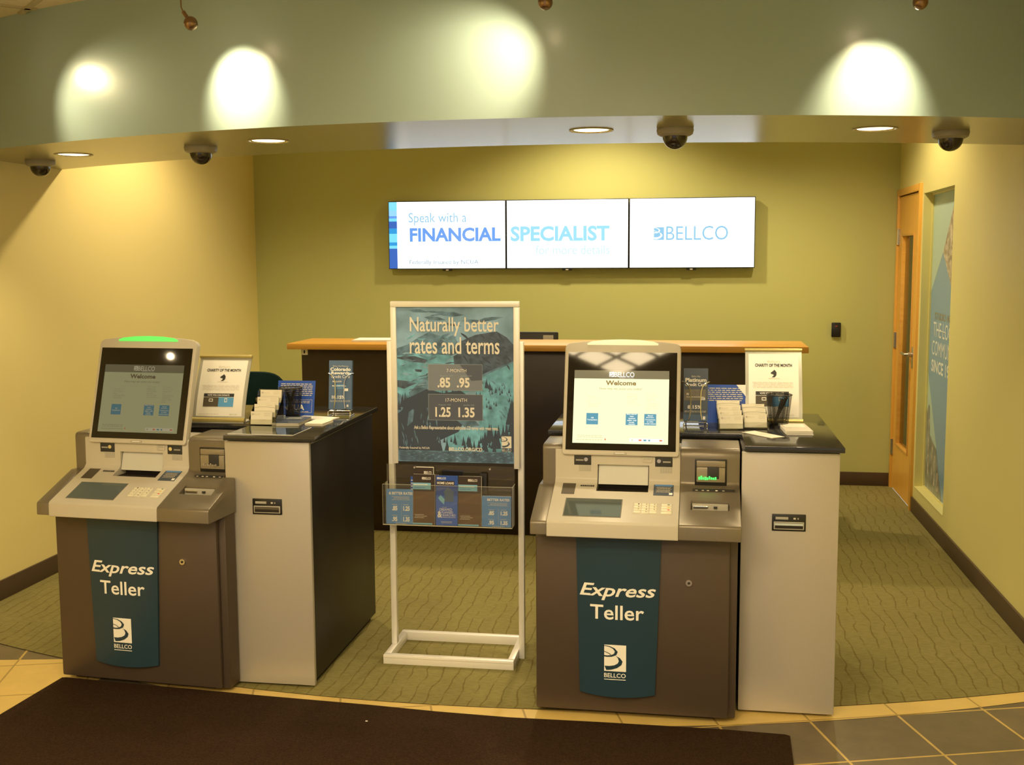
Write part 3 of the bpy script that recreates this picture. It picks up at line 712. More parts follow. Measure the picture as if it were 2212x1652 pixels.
# ------------------------------------------------------------------ storage cabinets and countertops
CT0, CT1 = .969, .988
def cabinet(x0, label, ctlabel, notch_y, xl, lit):
    # x0 = left face of the narrow cabinet front; xl = left end of the rear counter
    t = thing('storage_cabinet', label, 'cabinet', (x0, 4.03, 0))
    w = .338
    b = MB(); b.box(.002, w - .002, .012, .845, .03, CT0, M['black_lam'], .002); b.box(.02, w - .02, .03, .82, 0, .03, M['dark'])
    b.box(xl - x0 + .02, .0, notch_y - 4.03 + .03, .845, .03, CT0, M['black_lam'], .002); b.box(xl - x0 + .04, 0, notch_y - 4.03 + .06, .82, 0, .03, M['dark'])
    b.build('carcass', t)
    MB().box(w - .0021, w - .0009, .014, .84, CT0 - .016, CT0 - .010, M['silver']).build('edge_strip', t, smooth=0)
    fp_ = MB(); fp_.box(0, w, -.010, .011, .012, CT0 - .006, M['silver'], .004); fpo = fp_.build('front_panel', t)
    pr = MB(); px0 = .108; pr.box(px0, px0 + .117, -.015, -.009, .682, .743, M['black'], .002)
    pr.box(px0 + .006, px0 + .111, -.0175, -.014, .688, .716, M['ink_grey'], .0012); pr.box(px0 + .010, px0 + .107, -.0185, -.017, .692, .712, M['dark'])
    pr.box(px0 + .010, px0 + .107, -.0190, -.0180, .703, .711, M['slot_lit'] if lit else M['slot_unlit'])
    pr.box(px0 + .012, px0 + .056, -.0158, -.0148, .724, .733, M['ink_grey']); pr.box(px0 + .074, px0 + .082, -.0158, -.0148, .725, .731, M['ink_lt']); pr.box(px0 + .088, px0 + .092, -.0158, -.0148, .725, .731, M['ink_grey'])
    pr.build('receipt_slot', fpo)
    c = MB(); xr = x0 + w + .030 if not lit else x0 + w + .012; yf = 3.995
    pts = [(xl, notch_y), (x0 + .008, notch_y), (x0 + .008, yf), (xr, yf), (xr, 4.86), (xl, 4.86)]
    c.prism(pts, CT0, CT1, M['granite'], 'z', .002)
    tag(c.build('countertop'), ctlabel, 'countertop')
M['slot_lit'] = mat('glossy_slot_glass', (.62, .70, .70), .2)
M['slot_unlit'] = mat('slot_metal', (.16, .14, .12), .25, metal=.5)
cabinet(-1.758, 'silver fronted cabinet with black side panel right of the left teller machine', 'dark stone countertop on the left cabinet holding the blue insurance sign', 4.285, -2.44, False)
cabinet(.180, 'silver fronted cabinet at the right end beside the right teller machine', 'dark stone countertop on the right cabinet holding the mesh pen cup with pens', 4.275, -.545, True)

# ------------------------------------------------------------------ reception desk and what is behind it
t = thing('reception_desk', 'reception desk with honey maple ledge and dark panelled front under the screens', 'desk', (0, 0, 0))
d = MB(); d.box(-2.336, .60, 6.52, 6.55, .0, 1.115, M['espresso'], .002); d.box(-2.336, -2.306, 6.55, 7.05, 0, 1.115, M['espresso'], .002); d.box(.57, .60, 6.55, 7.05, 0, 1.115, M['espresso'], .002); d.build('front_panel', t)
MB().box(-2.384, .640, 6.40, 6.86, 1.115, 1.150, M['maple'], .003).build('ledge', t)
MB().box(-2.306, .57, 6.55, 7.30, .72, .75, M['espresso'], .002).build('work_surface', t)
tg = MB(); tg.box(-2.332, -2.296, 6.518, 6.5205, 1.073, 1.108, M['paper_y']); tg.box(-2.322, -2.312, 6.5172, 6.519, 1.082, 1.101, M['ink']); tg.build('tag_label', t, smooth=0)

t = thing('desktop_monitor', 'black back of a desktop monitor rising over the reception ledge by the poster', 'monitor', (-1.075, 7.02, .7506))
m_ = MB(); m_.box(-.245, .245, 0, .022, .115, .435, M['black'], .008); m_.box(-.17, .17, -.035, .001, .15, .38, M['black'], .012); m_.build('casing', t)
v_ = MB(); v_.box(.15, .215, -.003, .001, .345, .415, M['ink_grey'], .002); v_.build('port_cover', t)
s_ = MB(); s_.box(-.03, .03, 0, .03, .01, .13, M['black'], .004); s_.box(-.12, .12, -.08, .10, 0, .012, M['black'], .005); s_.build('stand', t)
ps = MB()
for i in range(5): ps.box(-.14 + .006 * (i % 3), .14 + .004 * (i % 2), -.10, .11, i * .0024, i * .0024 + .002, M['paper'])
tag(ps.build('paper_stack', loc=(-1.90, 6.66, 1.1505), rz=R(4), smooth=0), 'white papers lying on the maple ledge left of the poster', 'paper')

t = thing('office_chair', 'dark teal office chair behind the left counter, left of the reception desk', 'chair', (-2.72, 6.85, 0), R(8))
def pad(mb, w, h, th, m, X, bulge=.02):
    N = 12; vs = []; fs = []
    for side in (0, 1):
        for j in range(N + 1):
            for i in range(N + 1):
                u = 2 * i / N - 1; v = 2 * j / N - 1
                # superellipse mapping
                r = max(abs(u), abs(v)); 
                if r > 0:
                    l = (abs(u) ** 4 + abs(v) ** 4) ** .25; s0 = r / l
                    uu, vv = u * s0, v * s0
                else: uu = vv = 0
                e = 1 - r ** 3
                y = (-th / 2 - bulge * e) if side == 0 else (th / 2 + bulge * .6 * e)
                vs.append((uu * w / 2 * (1 - .10 * max(0, v)), y + .05 * uu * uu * -1, vv * h / 2))
    n = N + 1
    for j in range(N):
        for i in range(N):
            a = j * n + i; fs.append((a, a + 1, a + n + 1, a + n)); b = n * n + a; fs.append((b, b + n, b + n + 1, b + 1))
    ring = [i for i in range(n)] + [j * n + N for j in range(1, n)] + [N * n + i for i in range(N - 1, -1, -1)] + [j * n for j in range(N - 1, 0, -1)]
    for k in range(len(ring)):
        a, b = ring[k], ring[(k + 1) % len(ring)]; fs.append((a, n * n + a, n * n + b, b))
    mb.add(vs, fs, m, X)
b = MB(); pad(b, .50, .52, .03, M['seat_teal'], Matrix.Translation((0, -.24, .70)) @ Matrix.Rotation(R(6), 4, 'X')); b.build('backrest', t)
b = MB(); pad(b, .50, .50, .04, M['seat_teal'], Matrix.Translation((0, .02, .46)) @ Matrix.Rotation(R(-90), 4, 'X')); b.build('seat', t)
b = MB(); b.tube([(0, -.02, .42), (0, -.20, .43), (0, -.255, .50), (0, -.25, .66)], .018, M['black']); b.build('back_support', t)
b = MB(); b.cyl((0, 0, .26), .025, .34, M['black']); b.build('gas_column', t)
b = MB()
for k in range(5):
    a = R(72 * k + 18); b.tube([(0, 0, .10), (.16 * math.cos(a), .16 * math.sin(a), .09), (.29 * math.cos(a), .29 * math.sin(a), .07)], .018, M['black'])
st_ = b.build('star_base', t)
for k in range(5):
    a = R(72 * k + 18); MB().cyl((.29 * math.cos(a), .29 * math.sin(a), .029), .026, .035, M['black'], 'x', 16).build('castor', st_)

# ------------------------------------------------------------------ wall screens
M['tv_white'] = emi('screen_white', (.90, .97, 1.0), 1.25)
M['tv_blue'] = emi('screen_blue', (.13, .33, .85), .76); M['tv_blue2'] = emi('screen_sky', (.30, .66, 1.0), .76)
M['tv_cyan'] = emi('screen_cyan', (.20, .72, .95), .76); M['tv_navy'] = emi('screen_navy', (.04, .13, .50), .76); M['tv_mid'] = emi('screen_mid', (.03, .32, .72), .76)
M['tv_txt'] = emi('screen_pale_blue', (.30, .62, .92), .62); M['tv_faint'] = emi('screen_faint', (.58, .86, .93), .66); M['tv_grey'] = emi('screen_grey', (.22, .38, .50), .6)
def tv(x0, x1, label, fill):
    t = thing('wall_television', label, 'television', (x0, 8.24, 1.570), 0, 'three wall screens side by side')
    w = x1 - x0; h = .502
    c = MB(); c.box(0, w, 0, .045, 0, h, M['black'], .003); c.box(w * .2, w * .8, .045, .068, .08, h - .06, M['black'], .004)
    c.box(w / 2 - .035, w / 2 + .035, .004, .02, -.014, .001, M['black'], .002); c.box(w / 2 - .010, w / 2 + .010, .0025, .0045, -.011, -.004, M['ink_lt']); c.build('casing', t)
    s = MB(); p = Panel(s, (.0055, -.0004, .0055), w=w - .011, h=h - .011, eps=.0006); p.rect(0, 1, 0, 1, M['tv_white'], 0); fill(p); s.build('screen', t, smooth=0)
def f1(p):
    v = 1.0
    for hgt, m in ((.125, 'tv_cyan'), (.085, 'tv_blue2'), (.035, 'tv_blue'), (.045, 'tv_cyan'), (.105, 'tv_navy'), (.08, 'tv_mid'), (.13, 'tv_cyan'), (.05, 'tv_mid'), (.045, 'tv_cyan'), (.30, 'tv_navy')):
        p.rect(0, .070, v - hgt, v, M[m], 1); v -= hgt
    p.text('Speak with a', .172, .672, .645, .835, M['tv_txt'], 0); p.text('FINANCIAL', .180, .962, .400, .610, M['tv_blue'], .034)
    p.text('Federally Insured by NCUA', .176, .770, .045, .125, M['tv_grey'], 0)
def f2(p):
    p.text('SPECIALIST', .030, .850, .395, .620, M['tv_blue2'], .034); p.text('for more details', .240, .850, .200, .335, M['tv_faint'], 0)
def f3(p):
    p.logo(.195, .278, .40, .585, M['tv_txt'], M['tv_white'], 2); p.text('BELLCO', .295, .792, .395, .600, M['tv_txt'], 0); p.text('Banking for Everyone', .435, .785, .315, .350, M['tv_faint'], 0)
tv(-2.249, -1.3600, 'left wall screen showing blue words under a striped blue edge', f1)
tv(-1.3570, -.4607, 'middle wall screen showing pale blue letters between the other two', f2)
tv(-.4577, .434, 'right wall screen showing only a centred pale blue logo', f3)
t = thing('card_reader', 'small black access card reader on the back wall left of the door', 'card reader', (1.015, YB - .011, 1.127))
r_ = MB(); r_.box(-.032, .032, -.012, .0105, -.052, .052, M['black'], .006); r_.build('housing', t)
r_ = MB(); r_.box(-.006, .006, -.0135, -.0115, .024, .029, M['key_red'], .001); r_.build('indicator', t)

# ------------------------------------------------------------------ poster stand
PS = thing('poster_stand', 'white framed floor stand with a mountain rates poster between the teller machines', 'sign stand', (-.955, 4.46, 0))
ox, oy = -.955, 4.46
def PX(x): return x - ox
def PY(y): return y - oy
b = MB(); zb = .040
for a in ((-1.232, -.692, 4.318, 4.346), (-1.232, -.692, 4.612, 4.640), (-1.232, -1.206, 4.346, 4.612), (-.718, -.692, 4.346, 4.612)):
    b.box(PX(a[0]), PX(a[1]), PY(a[2]), PY(a[3]), 0, zb, M['alu'], .002)
b.box(PX(-1.228), PX(-.696), PY(4.3172), PY(4.3182), .028, .031, M['ink_lt'])
b.build('base_frame', PS)
for (x0, x1, z0) in ((-1.232, -1.208, .040), (-.691, -.667, .002)):
    MB().box(PX(x0), PX(x1), PY(4.452), PY(4.478), z0, 1.315, M['alu'], .003).build('post', PS)
FX0, FX1, FZ0, FZ1 = -1.207, -.680, .815, 1.478; fyf, fyb = 4.425, 4.451
f = MB(); fb = .023
f.box(PX(FX0), PX(FX1), PY(fyf), PY(fyb), FZ1 - fb, FZ1, M['alu'], .002)
f.box(PX(FX0), PX(FX0 + fb), PY(fyf), PY(fyb), FZ0, FZ1 - fb, M['alu'], .002)
f.box(PX(FX1 - fb), PX(FX1), PY(fyf), PY(fyb), FZ0 - .012, FZ1 - fb, M['alu'], .002)
f.box(PX(FX0 + fb), PX(FX1 - fb), PY(fyf + .004), PY(fyb), FZ0 - .004, FZ0 + .008, M['dark'])
f.build('frame', PS)
# poster
M['p_sky'] = mat('poster_sky', (.27, .47, .74), .35, noise=.3, nscale=9); M['p_snow'] = mat('poster_snow', (.18, .49, .76), .35, noise=.38, nscale=26)
M['p_shade'] = mat('poster_shaded_snow', (.13, .25, .42), .35, noise=.5, nscale=30); M['p_dark'] = mat('poster_rock', (.085, .125, .215), .35, noise=.35, nscale=34)
M['p_tree'] = mat('poster_trees', (.055, .08, .14), .35); M['p_box'] = mat('poster_box', (.24, .28, .38), .35); M['p_box2'] = mat('poster_box_dark', (.11, .13, .20), .35)
M['p_txt'] = mat('poster_lettering', (.95, .92, .87), .5); M['p_line'] = mat('poster_box_line', (.42, .52, .62), .5)
po = MB(); px0, px1, pz0, pz1 = FX0 + fb, FX1 - fb, FZ0 + .008, FZ1 - fb
po.box(PX(px0), PX(px1), PY(4.437), PY(4.446), pz0, pz1, M['p_sky'])
p = Panel(po, (PX(px0), PY(4.4368), pz0), w=px1 - px0, h=pz1 - pz0, eps=.00025)
def q(x, y): return ((x - 32) / 1233, 1 - (y - 15) / 1605)
def poly(pts, m, k): p.poly([q(*a) for a in pts], M[m], k)
def ptxt(s, x0, x1, y0, y1, m='p_txt', bold=0, k=14): p.text(s, (x0 - 32) / 1233, (x1 - 32) / 1233, 1 - (y1 - 15) / 1605, 1 - (y0 - 15) / 1605, M[m], bold, 0, k)
poly([(32, 440), (150, 400), (260, 330), (380, 270), (450, 300), (560, 330), (640, 300), (700, 420), (640, 520), (700, 700), (32, 700)], 'p_shade', 1)
poly([(500, 640), (620, 460), (720, 360), (860, 300), (1000, 275), (1090, 262), (1190, 320), (1265, 400), (1265, 640), (1000, 700), (820, 780)], 'p_dark', 2)
poly([(32, 520), (200, 490), (420, 500), (630, 510), (640, 600), (760, 700), (840, 860), (600, 960), (300, 960), (32, 960)], 'p_snow', 3)
poly([(32, 530), (220, 520), (360, 560), (330, 590), (180, 580), (32, 545)], 'p_dark', 4)
poly([(32, 770), (150, 780), (240, 800), (100, 860), (32, 840)], 'p_dark', 4); poly([(220, 655), (300, 660), (290, 685), (230, 680)], 'p_dark', 4)
poly([(150, 900), (260, 800), (400, 690), (520, 700), (420, 820), (300, 930), (170, 950)], 'p_shade', 4)
poly([(840, 780), (1000, 690), (1265, 570), (1265, 1620), (500, 1620), (560, 1300), (900, 1260), (880, 980)], 'p_snow', 3)
poly([(32, 1000), (200, 930), (340, 860), (520, 900), (700, 870), (840, 960), (900, 1060), (760, 1150), (680, 1300), (460, 1400), (560, 1620), (32, 1620)], 'p_tree', 5)
poly([(32, 900), (120, 960), (80, 1080), (32, 1120)], 'p_shade', 6); poly([(150, 1100), (210, 1060), (190, 1200), (130, 1250)], 'p_shade', 6)
poly([(660, 1180), (800, 1120), (900, 1230), (760, 1260)], 'p_shade', 6)
rr = random.Random(11)
def sliver(x, y, l, ang, m, k):
    c, s_ = math.cos(ang), math.sin(ang); w = l * rr.uniform(.10, .22)
    P = [(-l / 2, 0), (-l * .2, -w * rr.uniform(.3, .6)), (l * .1, -w * .5), (l / 2, 0), (l * .15, w * rr.uniform(.2, .5)), (-l * .25, w * .4)]
    pts = [(x + a_ * c - b_ * s_, y + a_ * s_ + b_ * c) for a_, b_ in P]
    if all(34 < a_ < 1263 and 20 < b_ < 1615 for a_, b_ in pts): poly(pts, m, k + rr.random())
for i in range(46): sliver(rr.uniform(40, 640), rr.uniform(500, 900), rr.uniform(30, 130), rr.uniform(-.5, .25), rr.choice(('p_dark', 'p_shade', 'p_shade', 'p_sky')), 4.4)
for i in range(26): sliver(rr.uniform(60, 700), rr.uniform(300, 520), rr.uniform(40, 140), rr.uniform(-.7, .7), rr.choice(('p_snow', 'p_shade', 'p_sky')), 3.2)
for i in range(14): sliver(rr.uniform(60, 1240), rr.uniform(40, 250), rr.uniform(120, 320), rr.uniform(-.15, .15), 'p_shade', .6)
for i in range(30): sliver(rr.uniform(700, 1240), rr.uniform(300, 620), rr.uniform(40, 120), rr.uniform(.3, 1.1), 'p_tree', 2.4)
for i in range(34): sliver(rr.uniform(880, 1240), rr.uniform(740, 1240), rr.uniform(20, 70), rr.uniform(.6, 1.3), 'p_shade', 4.2)
for i in range(26): sliver(rr.uniform(60, 520), rr.uniform(960, 1500), rr.uniform(40, 120), rr.uniform(1.2, 1.9), 'p_shade', 5.4)
def tree(x, y, h, k=7):
    w = h * .2; k = 7 + 1.6 * rr.random()
    poly([(x - w, y), (x - w * .4, y - h * .45), (x, y - h), (x + w * .4, y - h * .45), (x + w, y)], 'p_tree', k)
for i in range(46):
    x = rr.uniform(40, 700); base = 1010 - (x - 32) * .12 if x < 400 else 900 + rr.uniform(-10, 60); tree(x, base + rr.uniform(20, 90), rr.uniform(70, 150))
for i in range(40): x = rr.uniform(930, 1262); tree(x, rr.uniform(1340, 1560), rr.uniform(90, 210) * (1.2 if x > 1150 else .8))
for i in range(16): tree(rr.uniform(1180, 1264), rr.uniform(1080, 1300), rr.uniform(90, 170))
for i in range(26): x = rr.uniform(860, 1230); tree(x, 800 + (1250 - x) * .12 + rr.uniform(-10, 260), rr.uniform(25, 60))
for i in range(14): x = rr.uniform(880, 1080); tree(x, 760 + (x - 880) * .6 + rr.uniform(0, 40), rr.uniform(50, 90))
for i in range(22): tree(rr.uniform(480, 940), rr.uniform(1400, 1500), rr.uniform(60, 130))
poly([(820, 790), (1000, 695), (1265, 575), (1265, 560), (1000, 672), (840, 752)], 'p_shade', 4)
poly([(32, 1502), (1265, 1502), (1265, 1620), (32, 1620)], 'p_shade', 9)
p.lines(.01, .99, .005, .068, 8, M['p_tree'], 10, .5, .01)
poly([(364, 602), (364, 870), (720, 870), (935, 870), (935, 602)], 'p_box', 10); poly([(700, 602), (935, 602), (935, 760), (820, 770)], 'p_box2', 11)
poly([(364, 912), (364, 1180), (936, 1180), (936, 912)], 'p_box2', 10)
for (a0, a1, b0, b1) in ((362, 937, 600, 872), (362, 938, 910, 1182)):
    p.frame((a0 - 32) / 1233, (a1 - 32) / 1233, 1 - (b1 - 15) / 1605, 1 - (b0 - 15) / 1605, .0012, M['p_line'], 12)
ptxt('Naturally better', 175, 1112, 118, 312, bold=.012); ptxt('rates and terms', 172, 1118, 322, 495, bold=.012)
ptxt('7-MONTH', 560, 768, 648, 682, bold=0); ptxt('17-MONTH', 546, 772, 952, 988, bold=0)
for s_, x0, x1, y0 in (('.85', 462, 597, 738), ('.95', 667, 802, 738), ('1.25', 435, 598, 1044), ('1.35', 680, 852, 1044)): ptxt(s_, x0, x1, y0, y0 + 104, bold=.03)
for s_, x0, x1, y0 in (('Regular CD', 492, 625, 712), ('Jumbo CD', 708, 825, 712), ('Regular CD', 472, 600, 1013), ('Jumbo CD', 734, 848, 1013)): ptxt(s_, x0, x1, y0, y0 + 18, 'p_line')
ptxt('Ask a Bellco Representative about additional CD terms with great rates.', 205, 1100, 1240, 1288, bold=.02)
ptxt('Federally Insured by NCUA', 45, 370, 1463, 1492, bold=.01); ptxt('BELLCO.ORG/CD', 575, 930, 1462, 1500, bold=.03)
p.logo((1134 - 32) / 1233, (1236 - 32) / 1233, 1 - (1460 - 15) / 1605, 1 - (1337 - 15) / 1605, M['p_txt'], M['p_dark'], 12); ptxt('BELLCO', 1138, 1234, 1470, 1496)
po.build('poster', PS, smooth=0)
# clear brochure tray
tr = MB(); tx0, tx1, ty0, ty1, tz0, tz1 = -1.231, -.700, 4.350, 4.424, .575, .742
tr.box(PX(tx0), PX(tx1), PY(ty0), PY(ty0 + .003), tz0, tz1, M['acrylic']); tr.box(PX(tx0), PX(tx1), PY(ty0 + .003), PY(ty1), tz0, tz0 + .003, M['acrylic'])
tr.box(PX(tx0), PX(tx1), PY(ty1), PY(ty1 + .003), tz0, .812, M['acrylic'])
for x in (tx0, tx1 - .003): tr.box(PX(x), PX(x + .003), PY(ty0 + .003), PY(ty1), tz0 + .003, tz1, M['acrylic'])
tro = tr.build('brochure_tray', PS, smooth=0)
M['edge_lt'] = mat('acrylic_edge', (.62, .60, .46), .3)
ed = MB()
ed.box(PX(tx0), PX(tx1), PY(ty0 - .0008), PY(ty0 - .0002), tz0, tz0 + .0035, M['edge_lt']); ed.box(PX(tx0), PX(tx1), PY(ty0), PY(ty0 + .003), tz1 + .0002, tz1 + .001, M['edge_lt'])
ed.box(PX(tx0 - .0006), PX(tx0), PY(ty0), PY(ty0 + .003), tz0, tz1, M['edge_lt']); ed.box(PX(tx1), PX(tx1 + .0006), PY(ty0), PY(ty1), tz1 - .002, tz1, M['edge_lt'])
ed.build('polished_edge', tro, smooth=0)
sc_ = MB()
for x in (-1.113, -.80): sc_.cyl((PX(x), PY(4.419), .802), .004, .012, M['chrome'], 'y', 12)
sc_.build('screw', PS)

# ------------------------------------------------------------------ brochures in the tray
def brochure(x0, x1, z1, y, label, fill, edge='paper_y', th=.010, lean=4, z0=.579, m='blue_lt', group='brochures in the clear tray of the poster stand', name='brochure', rz=0, cat='brochure'):
    w = x1 - x0; h = z1 - z0
    t = thing(name, label, cat, (x0, y, z0), rz, group)
    X = Matrix.Rotation(R(-lean), 4, 'X')
    s = MB(); k = max(1, int(th / .003))
    s.box(0, w, .0008, th, 0, h - .001, M[edge], 0, X); s.build('pages', t, smooth=0)
    c = MB(); c.box(0, w, 0, .0008, 0, h, M[m], 0, X)
    p = Panel(c, X @ Vector((0, -.0001, 0)), (1, 0, 0), X.to_3x3() @ Vector((0, 0, 1)), w, h, .0002); fill(p); c.build('cover', t, smooth=0)
    return t
def f_rates(full):
    def f(p):
        m = M['white']
        p.text('& BETTER RATES' if not full else 'BETTER RATES', .10 if not full else .18, 1.14 * .86 if not full else .94, .84, .92, m, .03)
        p.lines(.2, .9, .68, .80, 4, M['ink_lt'], 2, .35)
        for s_, u0, v0 in (('.85', .22, .38), ('1.25', .64, .38), ('.95', .22, .07), ('1.35', .64, .07)): p.text(s_, u0, u0 + (.24 if len(s_) > 3 else .20), v0, v0 + .135, m, .05); p.lines(u0, u0 + .2, v0 + .16, v0 + .19, 1, M['ink_lt'], 2, .5, 0)
        p.rect(.565, .572, .08, .58, M['ink_lt'], 1); p.lines(.35, .75, .005, .03, 1, M['ink_lt'], 2, .6, 0)
    return f
def f_brown(p):
    p.rect(0, 1, .85, 1, M['brown_dk'], 1); p.rect(0, 1, .66, .85, M['brown_dk'], 1); p.logo(.42, .52, .895, .945, M['white'], M['brown_dk'], 2); p.text('BELLCO', .53, .83, .895, .945, M['white'], .02)
    p.rect(0, .83, .70, .83, M['mint'], 2); p.lines(.03, .70, .775, .815, 1, M['white'], 3, .5, .02); p.lines(.06, .58, .715, .755, 1, M['blue_lt'], 3, .5, .05)
    p.lines(.07, .65, .12, .21, 3, M['ink_lt'], 2, .35, .25); p.rect(0, .9, 0, .03, M['mint'], 2)
def f_home(p):
    p.rect(.0, 1, .60, 1, M['blue'], 1); p.logo(.04, .13, .925, .965, M['white'], M['blue'], 2); p.text('BELLCO', .14, .46, .925, .965, M['white'], .02)
    p.rect(.02, .86, .805, .895, M['brown_dk'], 2); p.text('HOME LOANS', .05, .83, .825, .875, M['white'], .03, k=3)
    p.poly([(.32, .66), (.55, .77), (.90, .66), (.82, .66), (.82, .48), (.40, .48), (.40, .66)], M['steelblue'], 3); p.poly([(.10, .55), (.22, .61), (.40, .53), (.38, .42), (.18, .50)], M['mint'], 3)
    p.text('YOU\'VE', .28, .50, .355, .375, M['ink_lt'], 0)
    p.text('DREAMED', .17, .75, .295, .345, M['white'], .0); p.text('PLANNED', .27, .80, .24, .285, M['white'], .0); p.text('SEARCHED', .30, .92, .185, .23, M['white'], .0); p.text('&', .07, .29, .155, .285, M['white'], .03)
    p.lines(.30, .92, .155, .175, 1, M['white'], 2, .4, 0); p.lines(.2, .8, .04, .09, 2, M['ink_lt'], 2, .4, .1)
def f_dk(p):
    p.logo(.45, .55, .86, .92, M['white'], M['brown_dk'], 2); p.text('BELLCO', .56, .88, .86, .92, M['white'], .02); p.rect(.985, 1, .5, 1, M['white'], 2); p.rect(0, 1, .985, 1, M['white'], 2)
def f_blank(p): p.text('C', .86, .97, .28, .34, M['white'], .0); p.rect(.84, .97, .40, .405, M['white'], 1); p.rect(.84, .97, .44, .445, M['white'], 1)
def bx(px): return -1.231 + (px - 836) * .00192
brochure(bx(842), bx(900), .721, 4.356, 'blue better rates brochure at the left end of the clear tray', f_rates(False), m='blue_lt', th=.007)
brochure(bx(893.5), bx(899.5), .772, 4.366, 'deep blue leaflet edge showing left of the left brown brochure', lambda p: p.lines(.1, .9, .2, .95, 12, M['white'], 2, .3), m='blue', th=.004)
brochure(bx(899), bx(946), .783, 4.360, 'brown brochure with mint label, left of the home loans brochure', f_brown, m='brown_p', th=.014)
brochure(bx(902), bx(940), .808, 4.392, 'taller dark brochure standing behind the left brown one', f_dk, m='brown_dk', th=.008)
brochure(bx(930), bx(952), .780, 4.378, 'dark brown brochure partly hidden left of the home loans brochure', f_blank, m='brown_p', th=.006)
brochure(bx(950), bx(996), .781, 4.354, 'blue home loans brochure with a house shape, middle of the clear tray', f_home, m='blue_mid', edge='blue_lt', th=.010)
brochure(bx(997), bx(1046), .779, 4.360, 'brown brochure with mint label, right of the home loans brochure', f_brown, m='brown_p', th=.014)
brochure(bx(1040), bx(1054), .786, 4.392, 'black brochure edge standing behind the right brown brochure', lambda p: None, m='black', edge='black', th=.008)
brochure(bx(1048), bx(1110), .703, 4.356, 'blue grey better rates brochure at the right end of the clear tray', f_rates(True), m='blue_lt', th=.012)

# ------------------------------------------------------------------ things on the counters
CZ = CT1
def charity(x, y, rz, label, w=.222, h=.285):
    t = thing('sign_holder', label, 'sign', (x, y, CZ), rz)
    N = 14
    def prof(v):    # v 0..1 up: curved back like a slope
        return Vector((0, .012 + .105 * v ** 1.35 , .012 + (h - .03) * v))
    def sheet(mb, u0, u1, v0, v1, m, off, n=N):
        vs = []; fs = []
        for i in range(n + 1):
            v = v0 + (v1 - v0) * i / n; a = prof(v); tn = (prof(min(1, v + .01)) - prof(max(0, v - .01))).normalized(); nr = Vector((1, 0, 0)).cross(tn)
            a = a + nr * off
            vs += [(u0, a.y, a.z), (u1, a.y, a.z)]
        for i in range(n): fs.append((2 * i, 2 * i + 1, 2 * i + 3, 2 * i + 2))
        mb.add(vs, fs, m)
    b = MB(); sheet(b, 0, w, 0, 1, M['signframe'], 0); sheet(b, 0, w, 0, 1, M['signframe'], -.004); b.build('backing', t)
    pg = MB(); sheet(pg, .013, w - .013, .055, .955, M['paper'], .0008)
    class CP(Panel):
        def P(s, u, v, k):
            vv = .055 + .90 * v; a = prof(vv); tn = (prof(min(1, vv + .01)) - prof(max(0, vv - .01))).normalized(); nr = Vector((1, 0, 0)).cross(tn)
            a = a + nr * (.0008 + k * .0005); return Vector((.013 + (w - .026) * u, a.y, a.z))
    p = CP(pg, (0, 0, 0), w=1, h=1)
    p.text("Bellco's", .38, .63, .865, .90, M['ink_lt'], 0); p.text('CHARITY OF THE MONTH', .13, .87, .795, .845, M['ink'], .03)
    p.poly([(.44, .70), (.50, .735), (.515, .75), (.535, .735), (.56, .705), (.555, .66), (.52, .63), (.46, .63), (.50, .655), (.50, .675), (.45, .685)], M['ink'], 2)
    p.lines(.40, .62, .605, .62, 1, M['ink_lt'], 2, .6, 0)
    p.lines(.06, .90, .46, .56, 5, M['ink_lt'], 2, .3, .05)
    p.rect(.14, .80, .345, .405, M['ink'], 2); p.text('VOTE YOU CAN DONATE', .22, .70, .36, .39, M['white'], .02, k=3)
    p.rect(.14, .47, .17, .335, M['ink_sign'], 2); p.rect(.47, .80, .17, .335, M['blue_ink'], 2)
    p.frame(.26, .35, .26, .31, .012, M['white'], 3); p.frame(.60, .66, .25, .32, .012, M['white'], 3)
    p.lines(.06, .50, .02, .05, 1, M['ink_lt'], 2, .35, 0); p.text('BELLCO', .74, .90, .02, .045, M['ink_grey'], 0)
    pg.build('printed_page', t)
    tp = prof(1); r1 = MB(); r1.cyl((w / 2, tp.y, tp.z + .004), .007, w + .004, M['signrail'], 'x', 16); r1.build('top_rail', t)
    r2 = MB(); r2.cyl((w / 2, .012, .011), .0095, w + .004, M['signrail'], 'x', 16); r2.box(0, w, .0, .10, 0, .003, M['signframe']); r2.build('bottom_rail', t)
    return t
M['ink_sign'] = mat('charcoal_block', (.09, .075, .05), .6)
charity(-2.018, 4.300, R(1), 'cream charity sign in curved holder behind the left teller machine', w=.222, h=.275)
charity(.214, 4.535, R(0), 'cream charity sign in curved holder behind the mesh pen cup on the right counter', w=.222, h=.30)

